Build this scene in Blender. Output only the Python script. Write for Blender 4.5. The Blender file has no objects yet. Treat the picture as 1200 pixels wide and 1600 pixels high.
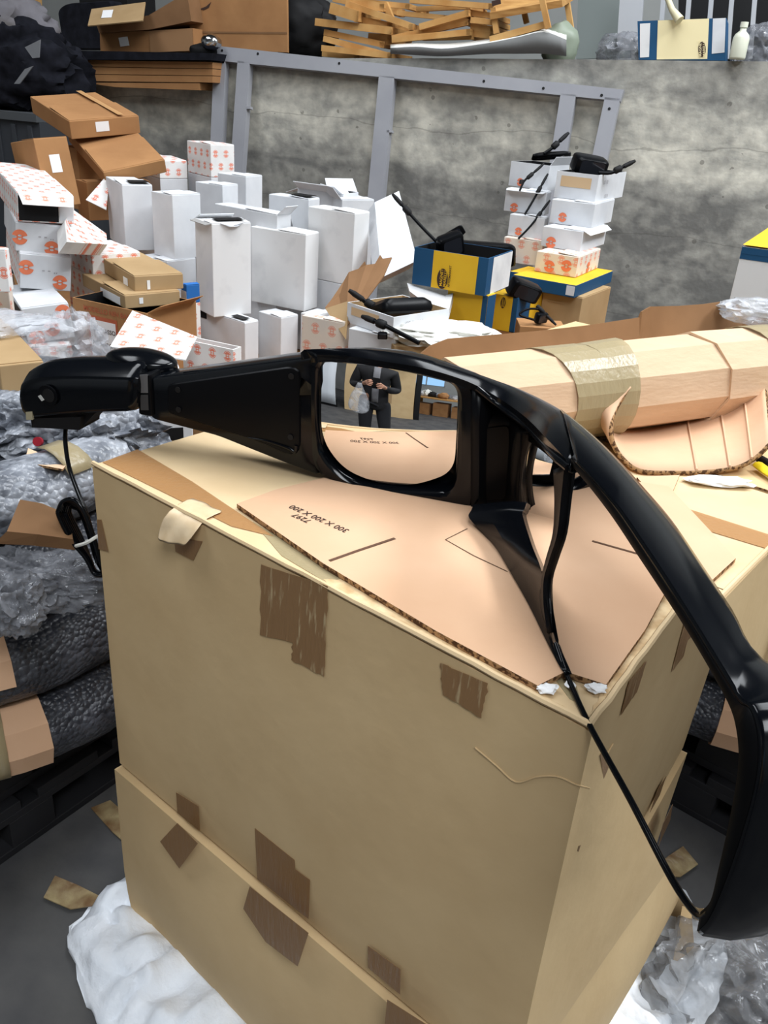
import bpy, bmesh, math, random
from mathutils import Vector, Matrix, noise
random.seed(7)
S = bpy.context.scene
COL = S.collection
V = Vector

# ------------------------------------------------------------------ camera, world, light, exposure
PITCH, ROLL, FPX = math.radians(26.358), math.radians(-4.219), 1336.58
EYE = V((0, 0, 1.6))
_f = V((0, math.cos(PITCH), -math.sin(PITCH)))
_r = V((1, 0, 0))
_d = _f.cross(_r)
RX = math.cos(ROLL) * _r + math.sin(ROLL) * _d
DX = _f.cross(RX)
cam_data = bpy.data.cameras.new('camera')
cam = bpy.data.objects.new('camera', cam_data)
COL.objects.link(cam)
S.camera = cam
cam_data.sensor_fit = 'VERTICAL'
cam_data.sensor_height = 36
cam_data.sensor_width = 27
cam_data.lens = FPX * 36 / 1600
cam_data.clip_start = 0.02
cam.matrix_world = Matrix(((RX.x, -DX.x, -_f.x, EYE.x), (RX.y, -DX.y, -_f.y, EYE.y), (RX.z, -DX.z, -_f.z, EYE.z), (0, 0, 0, 1)))

S.view_settings.view_transform = 'Standard'
S.view_settings.look = 'None'
S.view_settings.gamma = 1
S.view_settings.use_curve_mapping = False
S.view_settings.exposure = 0.31
W = bpy.data.worlds.new('world')
S.world = W
W.use_nodes = True
W.node_tree.nodes['Background'].inputs[0].default_value = (0.75, 0.86, 1.0, 1)
W.node_tree.nodes['Background'].inputs[1].default_value = 0.5

def area(name, loc, rot, sx, sy, power, color):
    l = bpy.data.lights.new(name, 'AREA')
    l.shape = 'RECTANGLE'; l.size = sx; l.size_y = sy; l.energy = power; l.color = color
    o = bpy.data.objects.new(name, l)
    o.location = loc; o.rotation_euler = rot
    COL.objects.link(o)
    return o
SKY = (0.93, 0.97, 1.0)  # unseen roof lights below, added to light the room from above
area('added_skylight', (0.9, 2.6, 5.6), (0, 0, 0), 2.2, 3.4, 150, SKY)
area('added_skylight', (4.3, 2.6, 5.6), (0, 0, 0), 1.6, 3.4, 330, SKY)
area('added_skylight', (-3.2, 2.2, 5.6), (0, 0, 0), 1.6, 3.4, 80, SKY)
area('added_skylight', (0.9, -3.0, 5.6), (0, 0, 0), 2.2, 2.6, 200, SKY)  # added behind the camera to fill the carton's front

# ------------------------------------------------------------------ pixel rays (only used to find where things stand)
def ray(p):
    return RX * ((p[0] - 600) / FPX) + DX * ((p[1] - 800) / FPX) + _f
def on_z(p, z):
    r = ray(p); return EYE + r * ((z - EYE.z) / r.z)
def on_d(p, d):
    return EYE + ray(p) * d
def on_pl(p, P0, n):
    r = ray(p); return EYE + r * ((P0 - EYE).dot(n) / r.dot(n))
def proj(P):
    q = P - EYE; c = q.dot(_f)
    return (600 + FPX * q.dot(RX) / c, 800 + FPX * q.dot(DX) / c)

# ------------------------------------------------------------------ materials
MATS = {}
def srgb(c):
    return tuple((x / 255 / 12.92 if x <= 10 else ((x / 255 + 0.055) / 1.055) ** 2.4) for x in c) + (1,)
def mat(name, col, rough=0.7, metal=0.0, spec=0.5, var=0.0, vscale=8, col2=None, bump=0.0, bscale=60, coat=0, stretch=None, vlo=.35, vhi=.65):
    if name in MATS: return MATS[name]
    m = bpy.data.materials.new(name); m.use_nodes = True
    nt = m.node_tree; N = nt.nodes; L = nt.links; b = N['Principled BSDF']
    b.inputs['Base Color'].default_value = srgb(col)
    b.inputs['Roughness'].default_value = rough
    b.inputs['Metallic'].default_value = metal
    b.inputs['Specular IOR Level'].default_value = spec
    b.inputs['Coat Weight'].default_value = coat
    b.inputs['Coat Roughness'].default_value = 0.05
    tc = N.new('ShaderNodeTexCoord'); mp = N.new('ShaderNodeMapping')
    L.new(tc.outputs['Object'], mp.inputs[0])
    if stretch: mp.inputs['Scale'].default_value = stretch
    if col2:
        n = N.new('ShaderNodeTexNoise'); n.inputs['Scale'].default_value = vscale; n.inputs['Detail'].default_value = 5
        L.new(mp.outputs[0], n.inputs[0])
        r = N.new('ShaderNodeValToRGB')
        r.color_ramp.elements[0].position = vlo; r.color_ramp.elements[1].position = vhi
        r.color_ramp.elements[0].color = srgb(col); r.color_ramp.elements[1].color = srgb(col2)
        L.new(n.outputs[0], r.inputs[0]); L.new(r.outputs[0], b.inputs['Base Color'])
    if bump:
        n2 = N.new('ShaderNodeTexNoise'); n2.inputs['Scale'].default_value = bscale; n2.inputs['Detail'].default_value = 4
        L.new(mp.outputs[0], n2.inputs[0])
        bp = N.new('ShaderNodeBump'); bp.inputs['Strength'].default_value = bump; bp.inputs['Distance'].default_value = 0.01
        L.new(n2.outputs[0], bp.inputs['Height']); L.new(bp.outputs[0], b.inputs['Normal'])
    MATS[name] = m
    return m
KRAFT = mat('kraft_cardboard', (212, 184, 140), .75, col2=(204, 175, 131), vscale=5, spec=.25, bump=.12, bscale=25)
KRAFTL = mat('light_cardboard', (218, 192, 152), .7, col2=(208, 180, 139), vscale=6, spec=.3, bump=.1, bscale=20)
PINK = mat('pinkish_cardboard', (214, 176, 144), .8, col2=(205, 165, 132), vscale=4, spec=.2, bump=.08, bscale=30)
BEIGE = mat('pale_cardboard', (214, 184, 153), .8, col2=(205, 174, 143), vscale=5, spec=.2, stretch=(1, 1, 4), bump=.15, bscale=30)
BROWN = mat('brown_cardboard', (168, 124, 82), .8, col2=(152, 110, 72), vscale=5, spec=.2, bump=.1, bscale=25)
BROWND = mat('brown_cardboard_inside', (138, 104, 74), .85, col2=(124, 92, 64), vscale=5, spec=.15)
TAN = mat('tan_cardboard', (176, 148, 110), .8, col2=(164, 136, 98), vscale=6, spec=.2)
EDGE = mat('corrugated_edge', (172, 136, 98), .9, col2=(84, 60, 42), vscale=150, spec=.1, vlo=.45, vhi=.55)
PENCIL = mat('pencil_line', (96, 70, 50), .9)
INK = mat('dark_ink', (58, 38, 30), .9)
WHITE = mat('white_board', (216, 218, 221), .7, col2=(200, 202, 206), vscale=7, spec=.25)
WHITEDIRTY = mat('white_board_scuffed', (224, 224, 224), .7, col2=(196, 196, 198), vscale=9, spec=.25, vlo=.5, vhi=.8)
BLUE = mat('blue_board', (24, 74, 112), .6, spec=.3)
BLUEL = mat('bright_blue_board', (38, 104, 176), .6, spec=.3)
YELLOW = mat('yellow_board', (228, 184, 44), .6, spec=.3, col2=(220, 172, 36), vscale=6)
CREAM = mat('cream_board', (236, 222, 176), .6, spec=.3)
BLACK = mat('black_gloss_plastic', (7, 9, 13), .15, spec=.26, coat=.0)
BLACKS = mat('black_satin_plastic', (10, 11, 14), .34, spec=.12)
BLACKM = mat('black_matte', (16, 16, 18), .7, spec=.3)
DARKF = mat('dark_fabric', (20, 21, 26), .95, spec=.1, col2=(30, 31, 38), vscale=20)
GREYP = mat('grey_painted_steel', (150, 151, 156), .5, spec=.4, col2=(140, 141, 147), vscale=4)
GREYT = mat('grey_cap', (96, 96, 98), .5)
CHROME = mat('chrome', (200, 202, 205), .15, metal=1)
WOOD = mat('pale_wood', (190, 146, 88), .7, col2=(160, 114, 62), vscale=9, stretch=(1, 1, 6), spec=.25)
WOODD = mat('golden_wood', (200, 158, 100), .7, col2=(176, 128, 72), vscale=7, spec=.25)
BPALLET = mat('dark_pallet_plastic', (26, 26, 29), .6, spec=.35, col2=(36, 36, 39), vscale=6)
SACK = mat('white_woven_sack', (242, 246, 252), .6, spec=.3, bump=.8, bscale=22, col2=(232, 238, 246), vscale=12)
SHEET = mat('white_plastic_sheet', (228, 228, 222), .5, spec=.4, bump=.4, bscale=12)
PAPER = mat('white_paper', (236, 236, 236), .8)
ORANGE = mat('orange_ink', (226, 122, 84), .8)
REDT = mat('rust_red_ink', (178, 92, 60), .8)
MASK = mat('masking_tape', (228, 204, 168), .35, spec=.5, col2=(212, 184, 144), vscale=30)
SCRAP = mat('dirty_tape', (176, 158, 118), .35, spec=.6, col2=(120, 92, 62), vscale=18, bump=.6, bscale=25)

def mirror_mat(name, v):
    m = bpy.data.materials.new(name); m.use_nodes = True
    b = m.node_tree.nodes['Principled BSDF']
    b.inputs['Base Color'].default_value = (v, v, v * 1.0, 1); b.inputs['Metallic'].default_value = 1; b.inputs['Roughness'].default_value = 0.0
    return m
GLASS1 = mirror_mat('mirror_glass', .86)
GLASS3 = mirror_mat('tinted_mirror_glass', .66)

def tape_mat(name, col, alpha, streak=0):
    m = bpy.data.materials.new(name); m.use_nodes = True
    nt = m.node_tree; N = nt.nodes; L = nt.links; b = N['Principled BSDF']
    b.inputs['Base Color'].default_value = srgb(col); b.inputs['Roughness'].default_value = .28
    b.inputs['Alpha'].default_value = alpha
    tc = N.new('ShaderNodeTexCoord'); mp = N.new('ShaderNodeMapping'); mp.inputs['Scale'].default_value = (6, 6, 1)
    n = N.new('ShaderNodeTexNoise'); n.inputs['Scale'].default_value = 22; n.inputs['Detail'].default_value = 3
    L.new(tc.outputs['Object'], mp.inputs[0]); L.new(mp.outputs[0], n.inputs[0])
    bp = N.new('ShaderNodeBump'); bp.inputs['Strength'].default_value = .35; bp.inputs['Distance'].default_value = .004
    L.new(n.outputs[0], bp.inputs['Height']); L.new(bp.outputs[0], b.inputs['Normal'])
    if streak:
        r = N.new('ShaderNodeValToRGB'); r.color_ramp.elements[0].position = .58; r.color_ramp.elements[1].position = .70
        r.color_ramp.elements[0].color = srgb(col); r.color_ramp.elements[1].color = srgb((186, 162, 124))
        L.new(n.outputs[0], r.inputs[0]); L.new(r.outputs[0], b.inputs['Base Color'])
    return m
TAPE = tape_mat('brown_packing_tape', (150, 114, 76), .86)
TAPES = tape_mat('streaked_brown_tape', (146, 112, 76), .93, 1)
TAPEL = tape_mat('pale_packing_tape', (186, 140, 92), .7)
TAPEC = tape_mat('clear_packing_tape', (176, 160, 124), .75)

def film_mat(name, col, lo, hi, scale=9, rough=.12):
    m = bpy.data.materials.new(name); m.use_nodes = True
    nt = m.node_tree; N = nt.nodes; L = nt.links; b = N['Principled BSDF']
    b.inputs['Base Color'].default_value = srgb(col); b.inputs['Roughness'].default_value = rough
    tc = N.new('ShaderNodeTexCoord')
    n = N.new('ShaderNodeTexNoise'); n.inputs['Scale'].default_value = scale; n.inputs['Detail'].default_value = 6; n.inputs['Distortion'].default_value = 1.5
    L.new(tc.outputs['Object'], n.inputs[0])
    r = N.new('ShaderNodeMapRange'); r.inputs[1].default_value = .4; r.inputs[2].default_value = .65; r.inputs[3].default_value = lo; r.inputs[4].default_value = hi
    L.new(n.outputs[0], r.inputs[0]); L.new(r.outputs[0], b.inputs['Alpha'])
    bp = N.new('ShaderNodeBump'); bp.inputs['Strength'].default_value = 1; bp.inputs['Distance'].default_value = .03
    L.new(n.outputs[0], bp.inputs['Height']); L.new(bp.outputs[0], b.inputs['Normal'])
    return m
FILM = film_mat('clear_plastic_film', (205, 208, 214), .2, .8, 5)
FILMSH = film_mat('dull_plastic', (112, 113, 116), .4, .9, 6)
FILMD = film_mat('thin_grey_film', (130, 132, 138), .35, .85, 5)

def bubble_mat(name, c1, c2, scale=75):
    m = bpy.data.materials.new(name); m.use_nodes = True
    nt = m.node_tree; N = nt.nodes; L = nt.links; b = N['Principled BSDF']
    b.inputs['Roughness'].default_value = .42 if scale > 70 else .3
    tc = N.new('ShaderNodeTexCoord')
    v = N.new('ShaderNodeTexVoronoi'); v.inputs['Scale'].default_value = scale
    L.new(tc.outputs['Object'], v.inputs[0])
    n = N.new('ShaderNodeTexNoise'); n.inputs['Scale'].default_value = 10; n.inputs['Detail'].default_value = 6
    L.new(tc.outputs['Object'], n.inputs[0])
    r = N.new('ShaderNodeValToRGB'); r.color_ramp.elements[0].position = .42; r.color_ramp.elements[1].position = .72
    r.color_ramp.elements[0].color = srgb(c1); r.color_ramp.elements[1].color = srgb(c2)
    L.new(n.outputs[0], r.inputs[0]); L.new(r.outputs[0], b.inputs['Base Color'])
    bp = N.new('ShaderNodeBump'); bp.inputs['Strength'].default_value = 1; bp.inputs['Distance'].default_value = .006; bp.invert = True
    L.new(v.outputs['Distance'], bp.inputs['Height'])
    bp2 = N.new('ShaderNodeBump'); bp2.inputs['Strength'].default_value = .45 if scale > 70 else .7; bp2.inputs['Distance'].default_value = .02
    L.new(n.outputs[0], bp2.inputs['Height']); L.new(bp.outputs[0], bp2.inputs['Normal']); L.new(bp2.outputs[0], b.inputs['Normal'])
    return m
BUBBLE = bubble_mat('dark_bubble_wrap', (48, 50, 56), (84, 86, 94), 85)
BUBBLEL = bubble_mat('silvery_bubble_wrap', (92, 96, 104), (206, 210, 218), 60)

def math_node(N, L, op, a, b=None, c=None):
    m = N.new('ShaderNodeMath'); m.operation = op
    for i, x in enumerate((a, b, c)):
        if x is None: continue
        if isinstance(x, (int, float)): m.inputs[i].default_value = x
        else: L.new(x, m.inputs[i])
    return m.outputs[0]
def emblem_mat(name, base, cell=.052, dens=1.0, dirty=(205, 203, 200)):
    """board printed all over with rows of orange round emblems; uses the metre-scaled UVs of box faces"""
    m = bpy.data.materials.new(name); m.use_nodes = True
    nt = m.node_tree; N = nt.nodes; L = nt.links; b = N['Principled BSDF']; b.inputs['Roughness'].default_value = .7
    tc = N.new('ShaderNodeTexCoord'); sp = N.new('ShaderNodeSeparateXYZ'); L.new(tc.outputs['UV'], sp.inputs[0])
    M = lambda op, a, bb=None, c=None: math_node(N, L, op, a, bb, c)
    v = M('DIVIDE', sp.outputs[1], cell); row = M('FLOOR', v)
    u = M('ADD', M('DIVIDE', sp.outputs[0], cell), M('MULTIPLY', M('MODULO', row, 2.0), .5))
    fu = M('SUBTRACT', M('FRACT', u), .5); fv = M('SUBTRACT', M('FRACT', v), .5)
    rr = M('SQRT', M('ADD', M('POWER', M('MULTIPLY', fu, 1.15), 2.0), M('POWER', fv, 2.0)))
    disc = M('LESS_THAN', rr, .30)
    ring_gap = M('MULTIPLY', M('GREATER_THAN', rr, .235), M('LESS_THAN', rr, .26))
    band = M('LESS_THAN', M('ABSOLUTE', fv), .085)
    stem = M('MULTIPLY', M('LESS_THAN', M('ABSOLUTE', M('SUBTRACT', M('ABSOLUTE', fu), .09)), .028), M('LESS_THAN', M('ABSOLUTE', fv), .15))
    bar = M('MULTIPLY', M('LESS_THAN', M('ABSOLUTE', fu), .09), M('LESS_THAN', M('ABSOLUTE', fv), .025))
    letter = M('MAXIMUM', stem, bar)
    white = M('MAXIMUM', ring_gap, M('MULTIPLY', band, M('SUBTRACT', 1.0, letter)))
    mask = M('MULTIPLY', disc, M('SUBTRACT', 1.0, white))
    mask = M('MULTIPLY', mask, .9 * dens)
    n = N.new('ShaderNodeTexNoise'); n.inputs['Scale'].default_value = 9; n.inputs['Detail'].default_value = 5; L.new(tc.outputs['Object'], n.inputs[0])
    r = N.new('ShaderNodeValToRGB'); r.color_ramp.elements[0].position = .45; r.color_ramp.elements[1].position = .75
    r.color_ramp.elements[0].color = srgb(base); r.color_ramp.elements[1].color = srgb(dirty); L.new(n.outputs[0], r.inputs[0])
    mx = N.new('ShaderNodeMixRGB'); L.new(mask, mx.inputs[0]); L.new(r.outputs[0], mx.inputs[1]); mx.inputs[2].default_value = srgb((226, 118, 84))
    L.new(mx.outputs[0], b.inputs['Base Color'])
    return m
PRINT = emblem_mat('white_board_orange_emblems', (230, 228, 226))
PRINTP = emblem_mat('pale_board_faded_emblems', (226, 214, 200), .06, .75)

def concrete_mat():
    m = bpy.data.materials.new('weathered_concrete'); m.use_nodes = True
    nt = m.node_tree; N = nt.nodes; L = nt.links; b = N['Principled BSDF']; b.inputs['Roughness'].default_value = .9
    tc = N.new('ShaderNodeTexCoord')
    def ns(scale, st, det=6, dist=0):
        mp = N.new('ShaderNodeMapping'); mp.inputs['Scale'].default_value = st; L.new(tc.outputs['UV'], mp.inputs[0])
        n = N.new('ShaderNodeTexNoise'); n.inputs['Scale'].default_value = scale; n.inputs['Detail'].default_value = det; n.inputs['Distortion'].default_value = dist
        L.new(mp.outputs[0], n.inputs[0]); return n.outputs[0]
    big = ns(1.1, (1, 2.6, 1)); fine = ns(16, (1, 1, 1), 8); streak = ns(3.2, (1, 2.2, 1), 5, .6)
    sp = N.new('ShaderNodeSeparateXYZ'); L.new(tc.outputs['UV'], sp.inputs[0])
    M = lambda op, a, bb=None, c=None: math_node(N, L, op, a, bb, c)
    z = M('ADD', sp.outputs[1], M('MULTIPLY', M('SUBTRACT', big, .5), .25))
    # formwork lift: lighter laitance band above z ~ 1.28, darker smooth concrete below, grey again under the top
    up = N.new('ShaderNodeMapRange'); up.inputs[1].default_value = 1.20; up.inputs[2].default_value = 1.32; L.new(z, up.inputs[0])
    top = N.new('ShaderNodeMapRange'); top.inputs[1].default_value = 1.60; top.inputs[2].default_value = 1.70; L.new(z, top.inputs[0])
    lightness = M('MULTIPLY', up.outputs[0], M('SUBTRACT', 1.0, M('MULTIPLY', top.outputs[0], .75)))
    val = M('ADD', M('MULTIPLY', lightness, .45), M('ADD', M('MULTIPLY', M('SUBTRACT', streak, .4), 1.3), M('MULTIPLY', M('SUBTRACT', fine, .5), .8)))
    r = N.new('ShaderNodeValToRGB'); e = r.color_ramp.elements
    e[0].position = 0.0; e[0].color = srgb((112, 111, 107)); e[1].position = .85; e[1].color = srgb((216, 212, 198))
    x = e.new(.4); x.color = srgb((158, 156, 148))
    L.new(val, r.inputs[0])
    # board joints
    j = M('LESS_THAN', M('ABSOLUTE', M('SUBTRACT', M('FRACT', M('DIVIDE', M('ADD', z, .03), .42)), .5)), .006)
    pit = N.new('ShaderNodeTexVoronoi'); pit.inputs['Scale'].default_value = 9; L.new(tc.outputs['UV'], pit.inputs[0])
    pm = M('MULTIPLY', M('LESS_THAN', pit.outputs['Distance'], .10), M('GREATER_THAN', fine, .5))
    mx = N.new('ShaderNodeMixRGB'); mx.inputs[2].default_value = srgb((70, 66, 60)); L.new(M('MULTIPLY', M('MAXIMUM', M('MULTIPLY', j, .6), pm), .5), mx.inputs[0]); L.new(r.outputs[0], mx.inputs[1])
    L.new(mx.outputs[0], b.inputs['Base Color'])
    bp = N.new('ShaderNodeBump'); bp.inputs['Strength'].default_value = .3; bp.inputs['Distance'].default_value = .015; L.new(fine, bp.inputs['Height']); L.new(bp.outputs[0], b.inputs['Normal'])
    return m
CONC = concrete_mat()
PLASTER = mat('grey_plaster', (150, 152, 150), .9, col2=(140, 142, 140), vscale=2)
CEIL = mat('ceiling_panel', (104, 106, 108), .9)
LIPM = mat('black_lip', (8, 9, 11), .5, spec=.08)
FLOORM = mat('dark_worn_floor', (68, 68, 70), .75, col2=(88, 87, 86), vscale=5, bump=.2, bscale=30, spec=.3)
CORR = mat('dark_corrugated_metal', (52, 55, 60), .6, spec=.4)

def emit_mat(name, col, s):
    m = bpy.data.materials.new(name); m.use_nodes = True
    b = m.node_tree.nodes['Principled BSDF']; b.inputs['Base Color'].default_value = (0, 0, 0, 1)
    b.inputs['Emission Color'].default_value = srgb(col); b.inputs['Emission Strength'].default_value = s
    return m

# ------------------------------------------------------------------ mesh helpers
ORG = {}
def thing(name, label, cat, loc=(0, 0, 0), group=None):
    o = bpy.data.objects.new(name, None); COL.objects.link(o)
    o.empty_display_size = .05; o.location = loc; o['label'] = label; o['category'] = cat
    if group: o['group'] = group
    ORG[o.name] = V(loc)
    return o
def tag(o, label, cat, group=None):
    o['label'] = label; o['category'] = cat
    if group: o['group'] = group
    return o
def struct(o):
    o['kind'] = 'structure'; return o
def mesh(name, verts, faces, mats, parent=None, smooth=False, fm=None, uv=None, bevel=0, sub=0, loc=None, autosm=None, label=None):
    """verts in world coordinates; stored relative to the thing's origin"""
    if parent is not None: org = ORG[parent.name]
    elif loc is not None: org = V(loc)
    else:
        xs = [v[0] for v in verts]; ys = [v[1] for v in verts]; zs = [v[2] for v in verts]
        org = V(((min(xs) + max(xs)) / 2, (min(ys) + max(ys)) / 2, min(zs)))
    me = bpy.data.meshes.new(name)
    me.from_pydata([tuple(V(v) - org) for v in verts], [], faces)
    if not isinstance(mats, (list, tuple)): mats = [mats]
    for m in mats: me.materials.append(m)
    if fm:
        for p, i in zip(me.polygons, fm): p.material_index = i
    if uv:
        ul = me.uv_layers.new(name='UVMap'); k = 0
        for p in me.polygons:
            for li in p.loop_indices:
                ul.data[li].uv = uv[k]; k += 1
    me.validate(); me.update()
    if smooth:
        for p in me.polygons: p.use_smooth = True
    o = bpy.data.objects.new(name, me); COL.objects.link(o)
    if parent is not None: o.parent = parent
    else: o.location = org
    ORG[o.name] = org
    if bevel:
        b = o.modifiers.new('bevel', 'BEVEL'); b.width = bevel; b.segments = 2; b.limit_method = 'ANGLE'; b.angle_limit = math.radians(35)
    if sub:
        b = o.modifiers.new('sub', 'SUBSURF'); b.levels = sub; b.render_levels = sub
    if autosm: smooth_by_angle(me, autosm)
    if label: o['label'] = label
    return o
def smooth_by_angle(me, deg):
    bm = bmesh.new(); bm.from_mesh(me)
    bmesh.ops.recalc_face_normals(bm, faces=bm.faces)
    for f in bm.faces: f.smooth = True
    for e in bm.edges:
        if len(e.link_faces) == 2 and e.calc_face_angle(0) > math.radians(deg): e.smooth = False
    bm.to_mesh(me); bm.free()

BF = [(0, 1, 5, 4), (1, 2, 6, 5), (2, 3, 7, 6), (3, 0, 4, 7), (4, 5, 6, 7), (3, 2, 1, 0)]
# face order: right face (N->R), back-right, back-left, left face (L->N), top, bottom
def box(name, Nn, eR, eL, eU, mats, parent=None, fm=None, bevel=.002, label=None, uvoff=None):
    Nn, eR, eL, eU = V(Nn), V(eR), V(eL), V(eU)
    v = [Nn, Nn + eR, Nn + eR + eL, Nn + eL]; v += [p + eU for p in v]
    lr, ll, lu = eR.length, eL.length, eU.length
    ox, oy = uvoff or (random.random(), random.random())
    uv = []
    for (a, b) in ((lr, lu), (ll, lu), (lr, lu), (ll, lu)): uv += [(ox, oy), (ox + a, oy), (ox + a, oy + b), (ox, oy + b)]
    uv += [(ox, oy), (ox + lr, oy), (ox + lr, oy + ll), (ox, oy + ll)] * 2
    return mesh(name, v, BF, mats, parent, fm=fm, uv=uv, bevel=bevel, label=label)
def quadsheet(name, pts, mats, parent=None, th=.003, n=None, label=None, bevel=0, **k):
    """flat polygon given real thickness"""
    pts = [V(p) for p in pts]
    if n is None: n = (pts[1] - pts[0]).cross(pts[2] - pts[0]).normalized()
    a = len(pts)
    v = pts + [p - n * th for p in pts]
    f = [tuple(range(a)), tuple(range(2 * a - 1, a - 1, -1))] + [(i, i + a, (i + 1) % a + a, (i + 1) % a) for i in range(a)]
    fm = [0, 0] + [len(mats) - 1 if isinstance(mats, (list, tuple)) else 0] * a
    uv = []
    ex = (pts[1] - pts[0]).normalized(); ey = n.cross(ex)
    for fc in f:
        for i in fc: uv.append(((v[i] - pts[0]).dot(ex), (v[i] - pts[0]).dot(ey)))
    return mesh(name, v, f, mats, parent, fm=fm, uv=uv, label=label, bevel=bevel)
def catmull(P, n=8):
    P = [V(p) for p in P]; out = []
    for i in range(len(P) - 1):
        p0 = P[i - 1] if i else P[0] * 2 - P[1]; p1, p2 = P[i], P[i + 1]
        p3 = P[i + 2] if i + 2 < len(P) else P[-1] * 2 - P[-2]
        for j in range(n):
            t = j / n
            out.append(.5 * ((2 * p1) + (p2 - p0) * t + (2 * p0 - 5 * p1 + 4 * p2 - p3) * t * t + (3 * p1 - p0 - 3 * p2 + p3) * t ** 3))
    out.append(P[-1]); return out
def tube(name, path, r, mats, parent=None, seg=10, label=None, closed=False, flat=None, jitter=0):
    path = [V(p) for p in path]; n = len(path)
    R = r if isinstance(r, (list, tuple)) else [r] * n
    v = []; f = []; up = None
    for i, p in enumerate(path):
        t = (path[(i + 1) % n] - path[i - 1]) if closed else (path[min(i + 1, n - 1)] - path[max(i - 1, 0)])
        t = t.normalized()
        if up is None: up = V((0, 0, 1)) if abs(t.z) < .9 else V((1, 0, 0))
        s = t.cross(up).normalized(); up = s.cross(t).normalized()
        for k in range(seg):
            a = 2 * math.pi * k / seg
            rr = R[i]
            if jitter: rr *= 1 + jitter * noise.noise(V((math.cos(a) * 1.5, math.sin(a) * 1.5, i * .35)) + path[0] * 7)
            fl = flat or 1
            v.append(p + s * math.cos(a) * rr + up * math.sin(a) * rr * fl)
    m = n if closed else n - 1
    for i in range(m):
        for k in range(seg):
            a, b = i * seg + k, i * seg + (k + 1) % seg; c, d = ((i + 1) % n) * seg + (k + 1) % seg, ((i + 1) % n) * seg + k
            f.append((a, b, c, d))
    if not closed:
        f.append(tuple(range(seg - 1, -1, -1))); f.append(tuple((n - 1) * seg + k for k in range(seg)))
    return mesh(name, v, f, mats, parent, autosm=50, label=label)
def grid(name, rows, mats, parent=None, smooth=True, closed_u=False, label=None, autosm=None, capends=False, th=0, sub=0):
    nr, nc = len(rows), len(rows[0]); v = [p for r in rows for p in r]; f = []
    for i in range(nr - 1):
        for j in range(nc if closed_u else nc - 1):
            f.append((i * nc + j, i * nc + (j + 1) % nc, (i + 1) * nc + (j + 1) % nc, (i + 1) * nc + j))
    if capends:
        f.append(tuple(range(nc - 1, -1, -1))); f.append(tuple((nr - 1) * nc + j for j in range(nc)))
    uv = []
    for fc in f:
        for i in fc: uv.append(((i % nc) * .02, (i // nc) * .02))
    o = mesh(name, v, f, mats, parent, smooth=smooth, autosm=autosm, label=label, uv=uv)
    if th:
        s = o.modifiers.new('thickness', 'SOLIDIFY'); s.thickness = th; s.offset = 0
    if sub:
        s = o.modifiers.new('sub', 'SUBSURF'); s.levels = sub; s.render_levels = sub
    return o
def disc(name, c, n, r, h, mats, parent=None, seg=20, label=None, cone=1.0):
    c = V(c); n = V(n).normalized(); a = n.orthogonal().normalized(); b = n.cross(a)
    v = [c + (a * math.cos(2 * math.pi * k / seg) + b * math.sin(2 * math.pi * k / seg)) * r for k in range(seg)]
    v += [p + n * h + (c - p) * (1 - cone) for p in v]
    f = [tuple(range(seg - 1, -1, -1)), tuple(range(seg, 2 * seg))] + [(k, (k + 1) % seg, (k + 1) % seg + seg, k + seg) for k in range(seg)]
    return mesh(name, v, f, mats, parent, autosm=40, label=label)
def text_mesh(name, body, P, ex, ey, size, m, parent=None, th=.0004, align='LEFT', label=None):
    """letters lying in the plane spanned by ex (reading direction) and ey (up of letters)"""
    cu = bpy.data.curves.new(name, 'FONT'); cu.body = body; cu.size = size; cu.align_x = align; cu.resolution_u = 3; cu.offset = size * .012
    tmp = bpy.data.objects.new(name, cu); COL.objects.link(tmp)
    bpy.context.view_layer.update()
    dg = bpy.context.evaluated_depsgraph_get()
    me = bpy.data.meshes.new_from_object(tmp.evaluated_get(dg))
    bpy.data.objects.remove(tmp)
    ex = V(ex).normalized(); ey = V(ey); ey = (ey - ex * ey.dot(ex)).normalized(); nz = ex.cross(ey)
    org = ORG[parent.name] if parent is not None else V(P)
    for v in me.vertices: v.co = V(P) + ex * v.co.x + ey * v.co.y + nz * th - org
    me.materials.clear(); me.materials.append(m)
    o = bpy.data.objects.new(name, me); COL.objects.link(o)
    if parent is not None: o.parent = parent
    else: o.location = org
    ORG[o.name] = org
    if label: o['label'] = label
    return o
def crumple(name, c, rad, m, seed, parent=None, amp=.35, freq=3.0, sub=4, floor=None, label=None):
    """crumpled film or cloth heap"""
    bm = bmesh.new(); bmesh.ops.create_icosphere(bm, subdivisions=sub, radius=1)
    c = V(c); R = V(rad)
    vs = []
    for v in bm.verts:
        d = v.co.normalized(); q = d * freq + V((seed * 3.1, seed * 1.7, seed))
        wv_ = V((noise.noise(q * .9 + V((5, 1, 2))), noise.noise(q * .9 + V((1, 8, 3))), noise.noise(q * .9 + V((2, 4, 9)))))
        q2 = q + wv_ * 1.1
        k = 1 + amp * .55 * noise.noise(q * .6) + amp * .35 * (1 - 2.6 * abs(noise.noise(q2))) + amp * .14 * (1 - 2.6 * abs(noise.noise(q2 * 2.3 + wv_)))
        p = V((c.x + d.x * R.x * k, c.y + d.y * R.y * k, c.z + d.z * R.z * k))
        if floor is not None and p.z < floor: p.z = floor + .001
        vs.append(p)
    bm.verts.ensure_lookup_table(); bm.faces.ensure_lookup_table()
    f = [tuple(v.index for v in fc.verts) for fc in bm.faces]; bm.free()
    return mesh(name, vs, f, m, parent, autosm=55, label=label)

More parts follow.
